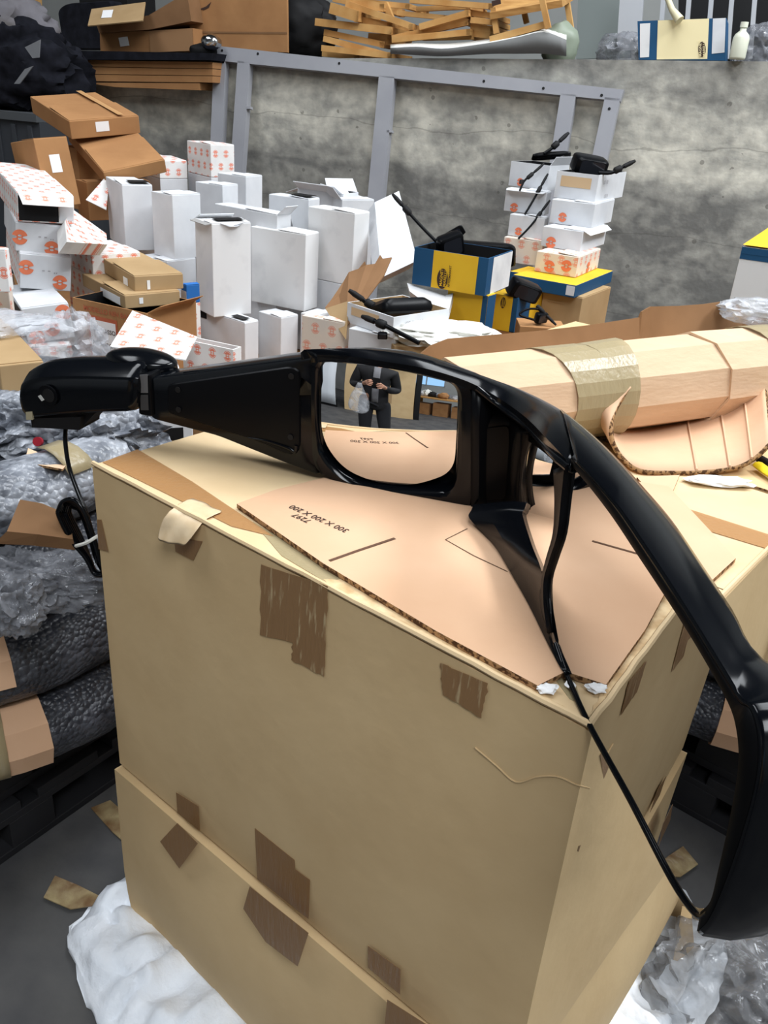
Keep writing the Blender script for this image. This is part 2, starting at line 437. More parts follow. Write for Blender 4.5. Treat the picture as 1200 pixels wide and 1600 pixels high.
# ------------------------------------------------------------------ reference frames
u_ = V((-math.cos(math.radians(38.4726)), math.sin(math.radians(38.4726)), 0))    # along the front of the big box, leftwards
w_ = V((math.sin(math.radians(38.4726)), math.cos(math.radians(38.4726)), 0))     # away from us
Z = V((0, 0, 1))
C0 = V((.23999, .72420, 1.0)); BL, BH = .94, .6657
N3 = V((.98587, .16612, -.02138)).normalized(); P30 = N3 * .33285                 # plane of the tall flat mirror
def m3(p, off=0): return on_pl(p, P30, N3) + N3 * off
TQ = V((.966, -.259, 0)).normalized(); NQ = V((.259, .966, 0)).normalized(); Q0 = V((-.002, 1.277, 1.0))
def q(p, off=0): return on_pl(p, Q0 + NQ * off, NQ)
WE = V((math.cos(math.radians(20)), -math.sin(math.radians(20)), 0)); WN = V((math.sin(math.radians(20)), math.cos(math.radians(20)), 0))
W0 = on_d((1200, 200), 4.0)
def wl(p, off=0): return on_pl(p, W0 + WN * off, WN)

# ------------------------------------------------------------------ setting
def plane_uv(name, pts, m, ex, ey, o0=V((0, 0, 0))):
    uv = [((p - o0).dot(ex), (p - o0).dot(ey)) for p in pts]
    return struct(mesh(name, pts, [tuple(range(len(pts)))], m, uv=uv))
FX0, FX1, FY0, FY1, CZ = -7.0, 6.0, -6.0, 11.0, 5.7
FZ = -.14
struct(box('floor', (FX0, FY0, FZ - .1), (FX1 - FX0, 0, 0), (0, FY1 - FY0, 0), (0, 0, .1), FLOORM, bevel=0))
struct(box('wall_left', (FX0 - .2, FY0, FZ), (.2, 0, 0), (0, FY1 - FY0, 0), (0, 0, CZ - FZ), PLASTER, bevel=0))
struct(box('wall_right', (FX1, FY0, FZ), (.2, 0, 0), (0, FY1 - FY0, 0), (0, 0, CZ - FZ), PLASTER, bevel=0))
struct(box('wall_far', (FX0 - .2, FY1, FZ), (FX1 - FX0 + .4, 0, 0), (0, .2, 0), (0, 0, CZ - FZ), PLASTER, bevel=0))
struct(box('wall_front', (FX0 - .2, FY0 - .2, FZ), (FX1 - FX0 + .4, 0, 0), (0, .2, 0), (0, 0, CZ - FZ), PLASTER, bevel=0))
# ceiling as strips around the added, unseen roof lights
sky_r = [(-4.0, -2.4, .5, 3.9), (-.2, 2.0, .9, 4.3), (3.5, 5.1, .9, 4.3), (-.2, 2.0, -4.3, -1.7)]
cv = bmesh.new()
xs = sorted({FX0 - .2, FX1 + .2, -4.0, -2.4, -.2, 2.0, 3.5, 5.1}); ys = sorted({FY0 - .2, FY1 + .2, .5, 3.9, .9, 4.3, -4.3, -1.7})
vv = []; ff = []
for i in range(len(xs) - 1):
    for j in range(len(ys) - 1):
        cx, cy = (xs[i] + xs[i + 1]) / 2, (ys[j] + ys[j + 1]) / 2
        if any(a < cx < b and c < cy < d for a, b, c, d in sky_r): continue
        k = len(vv); vv += [(xs[i], ys[j], CZ), (xs[i + 1], ys[j], CZ), (xs[i + 1], ys[j + 1], CZ), (xs[i], ys[j + 1], CZ)]; ff.append((k, k + 1, k + 2, k + 3))
cv.free()
struct(mesh('ceiling', vv, ff, CEIL))
PANE = emit_mat('added_roof_pane', (238, 244, 255), 2.4)  # glow of the added roof panes, out of frame
for i, (a, b, c, d) in enumerate(sky_r):
    w = struct(mesh('window_%d' % (i + 1), [(a, c, CZ + .03), (b, c, CZ + .03), (b, d, CZ + .03), (a, d, CZ + .03)], [(0, 1, 2, 3)], PANE))
    nb = 4
    for k in range(1, nb):
        y = c + (d - c) * k / nb
        box('window_bar', (a, y - .02, CZ - .02), (b - a, 0, 0), (0, .04, 0), (0, 0, .04), GREYT, parent=w, bevel=0)

# retaining wall behind, top edge follows the photo
tops = [(-700, 62), (60, 88), (320, 91), (700, 91), (1200, 96), (1700, 100)]
tp = [wl(p) for p in tops]
wv = []
for p in tp: wv += [V((p.x, p.y, FZ)), p, p + WN * .35, V((p.x, p.y, FZ)) + WN * .35]
wf = []; wuv = []
for i in range(len(tp) - 1):
    a, b = i * 4, i * 4 + 4
    wf += [(a, b, b + 1, a + 1), (a + 1, b + 1, b + 2, a + 2), (a + 2, b + 2, b + 3, a + 3)]
wf += [(0, 1, 2, 3), tuple(len(wv) - 4 + k for k in (3, 2, 1, 0))]
for f in wf:
    for i in f: wuv.append((wv[i].dot(WE), wv[i].z + .02))
struct(mesh('wall_back', wv, wf, CONC, uv=wuv, loc=(0, 3.8, 0)))
# raised floor behind that wall
pf = [wl(p, .35) - Z * .04 for p in tops]
far = [p + WN * 2.3 for p in pf]
struct(mesh('trim_1', pf + far, [(i, i + 1, i + 1 + len(pf), i + len(pf)) for i in range(len(pf) - 1)], mat('raised_floor', (120, 118, 112), .9), loc=(0, 5, 1.6)))
# upper wall at the back of the raised floor
def zc(p): return V((p.x, p.y, CZ))
up0 = [wl((-700, 62), 2.6), wl((1700, 100), 2.6)]
struct(mesh('wall_upper', [V((p.x, p.y, FZ)) for p in up0] + [zc(up0[1]), zc(up0[0])], [(0, 1, 2, 3)], PLASTER, loc=(0, 6, 0)))

# ------------------------------------------------------------------ the big cartons in front
NF = -w_            # normal of the long front face, towards us
NR = -u_            # normal of the short right face
BW = .80
def fpx(p, off=.0015):
    P = on_pl(p, C0, NF)
    for _ in range(3):
        a = min(1, max(0, (P - C0).dot(u_) / BL)); b = min(1, max(0, (1 - P.z) / BH)); P = on_pl(p, C0 + NF * (off + .012 * math.sin(math.pi * a) * math.sin(math.pi * b)), NF)
    return P
def rpx(p, off=.0012): return on_pl(p, C0 + NR * off, NR)
def bulged_box(name, label, C, L, Wd, H, m, bulge, top=True, rnd=0.0):
    """large carton: walls that bow out a little, lying flaps on top; C = near right top corner"""
    t = thing(name, label, 'box', C - Z * H)
    n = 14; rows = []
    def wall(P0, d, ln, nrm, amp):
        out = []
        for j in range(9):
            r = []
            for i in range(n + 1):
                a = i / n; b = j / 8
                k = amp * math.sin(math.pi * a) * math.sin(math.pi * min(1, b * 1.0)) + .0015 * noise.noise(V((a * 4, b * 4, ln)))
                edge = rnd * (max(0, b - .55) / .45) ** 2
                r.append(P0 + d * (ln * a) - Z * (H * b) + nrm * (k - edge))
            out.append(r)
        return out
    g1 = wall(C, u_, L, NF, bulge); g2 = wall(C + w_ * Wd, -w_, Wd, NR, bulge * .7)
    g3 = wall(C + u_ * L, w_, Wd, u_, bulge * .5); g4 = wall(C + u_ * L + w_ * Wd, -u_, L, w_, bulge * .5)
    rows = [a[:-1] + b[:-1] + c[:-1] + d[:-1] for a, b, c, d in zip(g2, g1, g3, g4)]
    nc = len(rows[0]); v = [p for r in rows for p in r]; f = []
    for i in range(len(rows) - 1):
        for j in range(nc): f.append((i * nc + j, i * nc + (j + 1) % nc, (i + 1) * nc + (j + 1) % nc, (i + 1) * nc + j))
    f.append(tuple(range(nc))); f.append(tuple((len(rows) - 1) * nc + j for j in range(nc - 1, -1, -1)))
    mesh('body', v, f, m, t, autosm=30)
    return t
main = bulged_box('large_carton', 'large plain tan cardboard carton with tape scraps, the upper one carrying the black bus mirror', C0 - Z * .004, BL, BW, BH - .012, KRAFT, .012)
low = bulged_box('large_carton', 'lower tan cardboard carton with bulging sides, standing in a white sack under the upper carton', C0 - Z * (BH + .002) + u_ * .012 - w_ * .012, BL - .01, BW, 1 - BH - .004 - FZ, KRAFT, .03, rnd=.03)
# top flaps of the upper carton: two layers, the outer pair meeting along the middle
def flap(a0, a1, b0, b1, z, name='top_flap', m=KRAFTL, par=main, lift=0):
    P = [C0 + u_ * a0 + w_ * b0, C0 + u_ * a1 + w_ * b0, C0 + u_ * a1 + w_ * b1 + Z * lift, C0 + u_ * a0 + w_ * b1 + Z * lift]
    return quadsheet(name, [p + Z * (z - 1) for p in P], [m, EDGE], par, th=.0035, n=Z)
flap(.003, .937, .004, .40, 1.0005)
flap(.003, .937, .403, .796, 1.0005)
# rim that stands a touch proud along the front and right, with the cut corrugated edge
for (a, b, nm) in ((C0 + NF * .002, C0 + u_ * BL + NF * .002, 'front_rim'), ):
    pts = [a.lerp(b, i / 30) + Z * (.0025 + .002 * noise.noise(V((i * .4, 3, 1)))) + w_ * (.004 + .002 * noise.noise(V((i * .7, 0, 0)))) for i in range(31)]
    tube(nm, pts, .0042, KRAFTL, main, seg=6)
pts = [C0 + w_ * (BW * i / 20) + u_ * .004 + Z * (.002 + .0015 * noise.noise(V((i * .5, 9, 1)))) for i in range(21)]
tube('side_rim', pts, .004, KRAFTL, main, seg=6)
def patch(name, px, fn, m, par, th=.0005, n=None, label=None):
    return quadsheet(name, [fn(p) for p in px], m, par, th=th, n=n, label=label)
fz = lambda z: (lambda p: on_z(p, z))
# torn paper layer along the front edge, tapes on top
def ragged(px, k=10, amp=3, seed=1):
    out = []
    for i, p in enumerate(px):
        a = px[(i + 1) % len(px)]
        for j in range(k):
            t = j / k; jx = amp * noise.noise(V((i * 3.3 + t * 5, seed, 0))) if j else 0; jy = amp * noise.noise(V((seed, i * 2.1 + t * 5, 4))) if j else 0
            out.append((p[0] + (a[0] - p[0]) * t + jx, p[1] + (a[1] - p[1]) * t + jy))
    return out
patch('torn_paper', ragged([(505, 905), (545, 905), (640, 940), (760, 1020), (830, 1072), (905, 1120), (915, 1132), (800, 1072), (690, 1012), (600, 960), (520, 918)], 6, 6), fz(1.0016), mat('torn_paper_layer', (226, 200, 158), .85, col2=(186, 152, 108), vscale=40), main, n=Z)
patch('top_tape', [(160, 722), (215, 702), (300, 752), (428, 838), (362, 822), (262, 772)], fz(1.0018), TAPEL, main, n=Z)
patch('top_tape', [(395, 815), (440, 842), (505, 885), (560, 925), (520, 916), (440, 868)], fz(1.0014), TAPEC, main, n=Z)
patch('edge_tape', ragged([(846, 1032), (905, 1060), (985, 1010), (1030, 945), (1060, 950), (1000, 1040), (925, 1112), (890, 1092)], 5, 5, 3), fz(1.0012), TAPEC, main, n=Z)
# tape scraps on the front face
patch('tape_scrap', ragged([(408, 882), (512, 916), (506, 1057), (455, 1031), (457, 1004), (406, 992)], 8, 4, 2), fpx, TAPES, main, n=NF)
patch('tape_scrap', ragged([(688, 1036), (762, 1068), (752, 1122), (692, 1086)], 8, 5, 5), fpx, TAPES, main, n=NF)
patch('tape_scrap', [(272, 840), (316, 846), (302, 876), (274, 862)], fpx, TAPE, main, n=NF)
patch('tape_scrap', [(151, 812), (158, 812), (169, 862), (154, 858)], fpx, TAPE, main, n=NF)
LF = lambda off: (lambda p: on_pl(p, C0 + NF * (off), NF))
patch('tape_scrap', [(275, 1238), (310, 1260), (312, 1298), (277, 1270)], LF(.007), TAPE, main, n=NF)
patch('tape_scrap', [(398, 1294), (460, 1344), (461, 1358), (484, 1375), (482, 1436), (402, 1373)], LF(.008), TAPE, main, n=NF)
patch('tape_scrap', [(575, 1478), (626, 1515), (625, 1554), (575, 1512)], LF(.008), TAPE, main, n=NF)
patch('tape_scrap', [(938, 1180), (950, 1160), (957, 1200), (944, 1222)], rpx, TAPE, main, n=NR)
patch('tape_scrap', [(277, 1286), (309, 1318), (280, 1357), (250, 1315)], LF(.040), TAPE, low, n=NF)
patch('tape_scrap', [(390, 1385), (482, 1458), (465, 1510), (415, 1472), (380, 1420)], LF(.046), TAPE, low, n=NF)
patch('tape_scrap', [(605, 1562), (668, 1602), (640, 1640), (600, 1610)], LF(.046), TAPE, low, n=NF)
# curled piece of pale tape folded over the front edge
e0, e1 = (262, 797), (322, 808)
A_, B_ = on_z((300, 775), 1.004), on_z((352, 800), 1.004)
T1, T2 = on_z(e0, 1.006) + NF * .002, on_z(e1, 1.006) + NF * .002
rows = []
for j, (l, r) in enumerate([(A_, B_), (T1, T2), (fpx((252, 822), .018), fpx((310, 828), .014)), (fpx((244, 846), .03), fpx((290, 855), .022))]):
    rows.append([l.lerp(r, i / 6) + NF * (.003 * math.sin(i * 1.9 + j)) for i in range(7)])
grid('loose_tape', rows, MASK, main, th=.0006, sub=1, label='loose curled piece of pale masking tape')
for s, p in enumerate([(853, 1076), (905, 1070), (930, 1078)]):
    crumple('paper_crumb', on_z(p, 1.006), (.010, .006, .003), PAPER, 40 + s, main, sub=3, amp=1.3, freq=1.6)

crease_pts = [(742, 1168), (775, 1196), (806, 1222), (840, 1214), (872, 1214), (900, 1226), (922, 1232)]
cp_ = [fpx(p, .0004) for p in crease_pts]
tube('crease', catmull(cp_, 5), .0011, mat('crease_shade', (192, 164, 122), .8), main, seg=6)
patch('puncture', [(904, 1322), (912, 1318), (916, 1326), (908, 1333), (902, 1330)], rpx, mat('torn_core', (120, 92, 60), .9), main, n=NR)
# lower right tape of the lower carton and the seam in its side are part of its body; the sack it stands in
t = thing('woven_sack', 'white woven plastic sack spread on the floor around the foot of the lower carton', 'sack', (C0.x, C0.y, FZ))
def rectpt(s, o):
    """point on the carton outline pushed out by o; s 0..4 runs right face, front, left, back"""
    c = [C0 + w_ * BW, C0, C0 + u_ * BL, C0 + u_ * BL + w_ * BW]
    n0 = [NR, NF, u_, w_]
    i = int(s) % 4; a = s - int(s)
    P = c[i].lerp(c[(i + 1) % 4], a); nn = n0[i]
    if a > .85: nn = nn.lerp(n0[(i + 1) % 4], (a - .85) / .3)
    if a < .15: nn = n0[(i - 1) % 4].lerp(nn, .5 + a / .3)
    o += .022 + (.03 * math.sin(math.pi * a) if i % 2 else .02 * math.sin(math.pi * a))
    return V((P.x, P.y, 0)) + nn.normalized() * o
rows = []
for zi, (o, z) in enumerate([(-.075, .075), (-.05, .07), (-.0, .045), (.035, .04), (.06, .022), (.085, .012), (.10, .003)]):
    r = []
    for i in range(200):
        s = 4 * i / 200
        k = noise.noise(V((s * 5, zi * .35, 2))); k2 = noise.noise(V((s * 16, zi * .8, 7)))
        oo = o * (1 + .5 * k) + k2 * .03 * (zi / 6) + (.10 * math.exp(-((s - 1.55) / .35) ** 2)) * max(0, zi - 1) / 5
        zz = z * (1 + .4 * k) + (.09 * abs(k2) * (zi in (2, 3, 4)))
        r.append(rectpt(s, oo) + Z * (FZ + max(.003, zz)))
    rows.append(r)
nr_ = len(rows); fine_rows = [[] for _ in range((nr_ - 1) * 4 + 1)]
for j in range(200):
    colp = catmull([rows[i][j] for i in range(nr_)], 4)
    for i, p in enumerate(colp):
        k = i / (len(colp) - 1); am = min(1, max(0, (k - .15) * 3))
        cr = 1 - 2.4 * abs(noise.noise(p * 11 + V((3, 1, 0)))); c2 = 1 - 2.4 * abs(noise.noise(p * 27))
        e_ = V((noise.noise(p * 40), noise.noise(p * 40 + V((5, 5, 5))), 0)) * (.012 if i == len(colp) - 1 else .002)
        fine_rows[i].append(V((p.x + e_.x, p.y + e_.y, max(FZ + .002, p.z + am * (.018 * cr + .007 * c2) * (1 if i < len(colp) - 2 else .2)))))
grid('sack_cloth', fine_rows, SACK, t, closed_u=True)

# second carton behind it and what lies on it
C1 = C0 + w_ * (BW + .014) - u_ * .035
second = bulged_box('large_carton', 'second large tan carton behind the first, with one long flap standing up', C1 - Z * .004, BL + .04, .86, .996 - FZ - .002, KRAFT, .004)
quadsheet('top_flap', [C1 + Z * .0005, C1 + u_ * .975 + Z * .0005, C1 + u_ * .975 + w_ * .85 + Z * .0005, C1 + w_ * .85 + Z * .0005], [KRAFT, EDGE], second, th=.0035, n=Z)
patch('tape_strip', [(905, 772), (925, 745), (1060, 790), (1205, 836), (1215, 862), (1060, 815)], fz(1.002), TAPEL, second, n=Z)
# standing flap, inside of dark board with a jagged top
zf = []
top_px = [(650, 558), (672, 540), (700, 529), (760, 524), (840, 517), (920, 508), (998, 496), (1002, 487), (1016, 479), (1060, 478), (1100, 475), (1135, 470), (1150, 476), (1156, 482)]
base_px = [(690, 600), (700, 598), (720, 594), (770, 586), (840, 575), (920, 563), (998, 552), (1004, 551), (1016, 549), (1060, 543), (1100, 537), (1135, 532), (1150, 530), (1160, 528)]
base3 = [on_z(p, 1.0) for p in base_px]
fn = (base3[-1] - base3[0]).normalized().cross(Z).normalized()
base3 = [on_pl(p, base3[3], (fn + Z * 0).normalized()) for p in base_px]
top3 = [on_pl(p, base3[3] - fn * .03, fn) for p in top_px]
mid3 = [a.lerp(b, .5) for a, b in zip(base3, top3)]
for p in base3: p.z = min(p.z, 1.004)
grid('standing_flap', [base3, mid3, top3], BROWND, second, smooth=False, th=.007, label='brown flap standing up with a ragged top edge')

# ------------------------------------------------------------------ loose sheet on the carton, with print
sheet_px = [(370, 787), (505, 880), (680, 985), (840, 1071), (880, 1051), (905, 1062), (1060, 955), (1150, 872), (1045, 760), (930, 742), (700, 718), (540, 738), (430, 765)]
zs = 1.010
def sheet_z(P):
    a = (P - C0).dot(u_); return zs + .012 * math.exp(-((a - .62) / .16) ** 2) * math.exp(-(((P - C0).dot(w_)) / .25) ** 2)
card = thing('loose_cardboard_sheet', 'loose pinkish cardboard sheet printed 300 X 200 X 200 lying under the black bus mirror', 'cardboard sheet', on_z((600, 900), 1.001))
pts = [on_z(p, zs) for p in sheet_px]
csh = quadsheet('sheet', [p for p in pts], [PINK, EDGE], card, th=.0075, n=Z)
# slit and creased outline
def strip(name, pxs, wd, m, par, z=zs + .0006):
    P = [on_z(p, z) for p in pxs]; r1 = []; r2 = []
    for i, p in enumerate(P):
        t = (P[min(i + 1, len(P) - 1)] - P[max(i - 1, 0)]).normalized(); s = t.cross(Z)
        r1.append(p + s * wd / 2); r2.append(p - s * wd / 2)
    return grid(name, [r1, r2], m, par, smooth=False, th=.0004)
strip('slit', [(515, 876), (560, 860), (617, 841)], .005, mat('slit_shadow_line', (92, 64, 46), .95), csh)
strip('crease', [(730, 826), (696, 843), (740, 868), (793, 893)], .0016, PENCIL, csh)
strip('slit', [(945, 858), (985, 878)], .005, mat('slit_shadow_line', (92, 64, 46), .95), csh)
ta, tb = on_z((547, 829), zs), on_z((452, 787), zs)
exx = (tb - ta).normalized(); eyy = Z.cross(exx)
ln = (tb - ta).length
tx = text_mesh('printed_size', '300 X 200 X 200', ta, exx, eyy, ln / 7.5, INK, csh, th=.0007)
c7 = on_z((518, 832), zs)
n7 = on_z((492, 812), zs)
text_mesh('printed_number', '7297', n7 + eyy * 0.006, exx, eyy, ln / 7.5, INK, csh, th=.0007)

# ------------------------------------------------------------------ the black bus mirror
bm_ = thing('bus_mirror', 'long black plastic bus mirror arm with three mirror glasses lying on the upper carton', 'mirror', V((.0, 1.2, 1.004)))
def respath(P, n, closed=False):
    P = [V(p) for p in P]
    if closed: P = P + [P[0]]
    L = [0]
    for a, b in zip(P, P[1:]): L.append(L[-1] + (b - a).length)
    out = []; m = n if closed else n - 1
    for i in range(n):
        s = L[-1] * i / m; k = 0
        while k < len(L) - 2 and L[k + 1] < s: k += 1
        t = (s - L[k]) / max(1e-9, L[k + 1] - L[k]); out.append(P[k].lerp(P[k + 1], min(1, t)))
    return out
def rpoly(px, rad, k=6):
    """2-D polygon with rounded corners; rad per corner or one number"""
    n = len(px); out = []
    for i in range(n):
        p0, p1, p2 = V(px[i - 1]).to_2d(), V(px[i]).to_2d(), V(px[(i + 1) % n]).to_2d()
        r = rad[i] if isinstance(rad, (list, tuple)) else rad
        a = p1 + (p0 - p1).normalized() * min(r, (p0 - p1).length * .49); b = p1 + (p2 - p1).normalized() * min(r, (p2 - p1).length * .49)
        if r == 0: out.append(p1); continue
        for j in range(k + 1):
            t = j / k; out.append(a * (1 - t) ** 2 + p1 * 2 * t * (1 - t) + b * t * t)
    return out
def offs(P, n, d):
    """offset closed 3-D loop inside its plane by d along its outward normal"""
    c = sum(P, V()) / len(P); out = []
    for i, p in enumerate(P):
        t = (P[(i + 1) % len(P)] - P[i - 1]).normalized(); o = t.cross(n).normalized()
        out.append(p + o * d)
    return out
def loops_mesh(name, loops, m, par, cap0=False, cap1=False, sm=35, label=None, fm=None):
    n = len(loops[0]); v = [p for l in loops for p in l]; f = []
    for i in range(len(loops) - 1):
        for j in range(n): f.append((i * n + j, i * n + (j + 1) % n, (i + 1) * n + (j + 1) % n, (i + 1) * n + j))
    if cap0: f.append(tuple(range(n - 1, -1, -1)))
    if cap1: f.append(tuple((len(loops) - 1) * n + j for j in range(n)))
    return mesh(name, v, f, m, par, autosm=sm, label=label)

# --- arm: tapered hollow-fronted beam from the foot to the first glass
arm_px = rpoly([(222, 592), (300, 583), (400, 569), (500, 556), (512, 640), (500, 744), (440, 722), (340, 682), (236, 655)], [6, 10, 10, 8, 5, 8, 20, 10, 8])
lo = respath([q(p) for p in arm_px], 120, True)
sgn = 1 if (offs(lo, NQ, .01)[0] - (sum(lo, V()) / 120)).length > (lo[0] - (sum(lo, V()) / 120)).length else -1
O = lambda L, d, b, n=NQ, s=None: [p + n * b for p in offs(L, n, d * (s or sgn))]
loops_mesh('arm', [O(lo, -.012, .072), O(lo, -.002, .062), O(lo, 0, .04), O(lo, 0, .006), O(lo, -.0015, .001), O(lo, -.005, 0)], [BLACK], bm_, True, True, sm=30)
# raised panel with a moulded step and its groove
pan_px = rpoly([(262, 600), (455, 572), (470, 578), (470, 700), (455, 712), (400, 688), (262, 645)], [8, 10, 8, 10, 8, 20, 8])
pl = respath([q(p, -.0005) for p in pan_px], 80, True)
apn = loops_mesh('arm_panel', [O(pl, 0, 0), O(pl, -.002, -.003), O(pl, -.006, -.0035)], [BLACKS], bm_, False, True)
for p in [(278, 609), (279, 640), (455, 588), (454, 683)]:
    c = q(p, -.0052)
    disc('screw_hole', c, -NQ, .005, .0012, BLACKM, apn, 14)
gr = [q(p, -.0045) for p in [(388, 684), (420, 690), (450, 700), (461, 706), (463, 696)]]
tube('moulded_rib', catmull(gr, 5), [.0012 + .0022 * min(1, i / 12) for i in range(21)], BLACK, apn, seg=8)
# top of the arm painted grey for the light falling on it
ts = [[q(p, b) + Z * .0015 for p in [(286, 582), (350, 575), (420, 566), (480, 558)]] for b in (.012, .055)]
grid('lit_top', ts, mat('lit_top_grey', (70, 71, 74), .35), bm_, smooth=False, th=.001)

# --- foot: glossy mounting block with dome
def sect(x, ztop, yb):
    return None
fs = []
stations = [(29, 618, 604, 590, 578), (33, 650, 600, 584, 566), (45, 655, 592, 575, 556), (70, 652, 589, 566, 549), (110, 648, 588, 560, 546), (160, 645, 589, 562, 548), (200, 645, 590, 570, 558), (216, 643, 590, 574, 566)]
for (x, yb, yr, ym, yt) in stations:
    fo = -.02
    bot = q((x, yb), fo); rid = q((x, yr), fo)
    h = V((rid.x, rid.y, rid.z))
    mid = on_z((x, ym), rid.z + .012); top = on_z((x, yt), rid.z + .014)
    k = max(0.04, min(.14, (top - rid).dot(NQ)))
    row = [bot + NQ * k * .9, bot + NQ * .02 - Z * .002, bot + NQ * .004, bot + Z * .006, bot.lerp(rid, .5) - NQ * .002, rid - Z * .006, rid + NQ * .002, rid + NQ * .010 + Z * .004, rid + NQ * k * .5 + Z * .020, rid + NQ * k * .85 + Z * .020, rid + NQ * k + Z * .004, rid + NQ * (k + .008) - Z * .02]
    fs.append(row)
grid('mount_block', fs, [BLACK], bm_, closed_u=True, capends=True, autosm=38, sub=1)
dc = q((222, 577), .055); dc.z = q((215, 590)).z + .012
rows = []
for i in range(9):
    a = math.pi / 2 * i / 8; r = math.cos(a); h = math.sin(a)
    rows.append([dc + TQ * (.068 * max(r, .02) * math.cos(b)) + NQ * (.042 * max(r, .02) * math.sin(b)) + Z * (h * .020 - (.016 if i == 0 else 0)) for b in [2 * math.pi * k / 28 for k in range(28)]])
grid('dome_cap', rows, BLACK, bm_, closed_u=True, capends=True)
col = rpoly([(214, 588), (234, 584), (238, 652), (216, 648)], 3, 3); cl = respath([q(p, -.006) for p in col], 40, True)
hcl = loops_mesh('hinge_collar', [O(cl, -.002, .07), O(cl, 0, .05), O(cl, 0, .003), O(cl, -.002, 0)], BLACKS, bm_, True, True)
patch('hinge_strip', [(218, 586), (230, 585), (231, 614), (219, 614)], lambda p: q(p, -.0075), GREYT, hcl, th=.001, n=-NQ)
patch('hinge_strip', [(219, 617), (231, 617), (232, 641), (220, 641)], lambda p: q(p, -.0075), mat('dark_grey_strip', (58, 58, 60), .5), hcl, th=.001, n=-NQ)
crg = disc('camera_ring', q((76, 618), -.0235), -NQ, .019, .003, BLACKS, bm_, 28)
disc('camera_lens', q((76, 618), -.0268), -NQ, .012, .001, BLACKM, crg, 24)
patch('lens_glint', [(59, 619), (63, 617), (69, 625), (65, 627)], lambda p: q(p, -.0285), mat('painted_glint', (196, 196, 192), .4), crg, th=.001, n=-NQ)  # pale patch imitates a spot of light on the lens
for (px, a, b) in (([(48, 654), (126, 652), (124, 672), (50, 668)], -.012, .05), ([(118, 648), (148, 646), (128, 668), (110, 668)], .0, .04)):
    L_ = [q(p, a) for p in px]
    loops_mesh('mount_foot', [L_, [p + NQ * (b - a) for p in L_]], BLACKM, bm_, True, True)
patch('yellowed_tab', [(40, 644), (50, 643), (51, 656), (41, 656)], lambda p: q(p, -.021), mat('yellowed_plastic', (170, 160, 132), .5), bm_, th=.004, n=-NQ)

# --- housing of the first glass
outer = rpoly([(484, 557), (560, 553), (640, 562), (742, 600), (752, 700), (742, 808), (700, 790), (630, 778), (540, 766), (486, 738)], [14, 30, 30, 10, 40, 8, 30, 30, 30, 24])
inner = rpoly([(497, 563), (600, 571), (717, 600), (716, 690), (712, 772), (630, 768), (548, 756), (500, 712), (494, 640)], [14, 60, 22, 40, 26, 40, 30, 30, 40])
lo = respath([q(p) for p in outer], 160, True); li = respath([q(p, -.004) for p in inner], 160, True)
# start both loops at the same side
def align(A, B):
    k = min(range(len(B)), key=lambda i: (B[i] - A[0]).length); return B[k:] + B[:k]
li = align(lo, li)
loops_mesh('mirror_housing', [O(lo, -.03, .085), O(lo, -.006, .07), O(lo, 0, .045), O(lo, 0, .008), [a.lerp(b, .25) - NQ * .003 for a, b in zip(O(lo, 0, 0), li)], [a.lerp(b, .8) - NQ * .004 for a, b in zip(lo, li)], li,
            O(li, -.003, .006), O(li, -.006, .03), O(li, -.02, .04)], BLACK, bm_, True, True, sm=40)
# convex glass: patch of a sphere, turned a little to our right and tilted up
def convex(name, px, n, Rh, Rv, ctr, m, par, k=26, th=.003):
    """curved glass: horizontal radius Rh, vertical radius Rv; outline px met by the plane through ctr with normal n (towards us)"""
    L = respath([on_pl(p, ctr, n) for p in px], 96, True)
    ey = (Z - n * n.z).normalized(); ex = ey.cross(n)
    def srf(p):
        d = p - ctr; a, c = d.dot(ex), d.dot(ey); return p - n * (a * a / (2 * Rh) + c * c / (2 * Rv))
    cen = sum(L, V()) / len(L)
    loops = [[srf(cen.lerp(p, max(.001, (j / k)))) for p in L] for j in range(k + 1)]
    return loops_mesh(name, loops + [[p - n * th for p in loops[-1]]], m, par, True, True, sm=60)
n1 = V((-.23, -.973, -.002)).normalized()
ctr1 = q((606, 668), -.006)
gpx = rpoly([(499, 567), (600, 575), (714, 602), (712, 690), (707, 742), (640, 764), (585, 758), (535, 738), (500, 690)], [10, 60, 20, 30, 28, 30, 20, 25, 30])
GL1 = convex('convex_glass', gpx, n1, .9, .48, ctr1, GLASS1, bm_)

# --- column between first and second glass
def dq(p, d): return on_d(p, d)
colr = [  # rows from top to bottom: left edge on the housing, recess, right edge next to second glass
    [((738, 600), 0), ((752, 612), 0), ((775, 632), 1), ((800, 650), 2), ((840, 672), 3), ((850, 690), 4)],
    [((736, 660), 0), ((748, 662), 0), ((762, 664), 1), ((795, 668), 2), ((816, 676), 3), ((826, 682), 4)],
    [((736, 730), 0), ((748, 732), 0), ((760, 734), 1), ((790, 738), 2), ((812, 744), 3), ((819, 748), 4)],
    [((736, 800), 0), ((747, 802), 0), ((760, 805), 1), ((785, 806), 2), ((808, 802), 3), ((822, 806), 4)],
    [((736, 814), 0), ((748, 820), 0), ((762, 828), 1), ((792, 836), 2), ((822, 842), 3), ((840, 850), 4)]]
off = [0, .004, .018, .018, .0, .010]
rows = []
for r in colr:
    rr = []
    for (p, k), o_ in zip(r, [-.004, -.004, .016, .018, -.01, .008]): rr.append(q(p, o_))
    rows.append(rr)
grid('column', rows, [BLACKS], bm_, autosm=40, th=.004)
rec = rpoly([(756, 668), (796, 664), (798, 770), (796, 778), (756, 782)], 8); rl = respath([q(p, .0145) for p in rec], 60, True)
loops_mesh('column_panel', [O(rl, 0, 0), O(rl, -.001, -.002), O(rl, -.004, -.0022)], BLACKS, bm_, False, True)

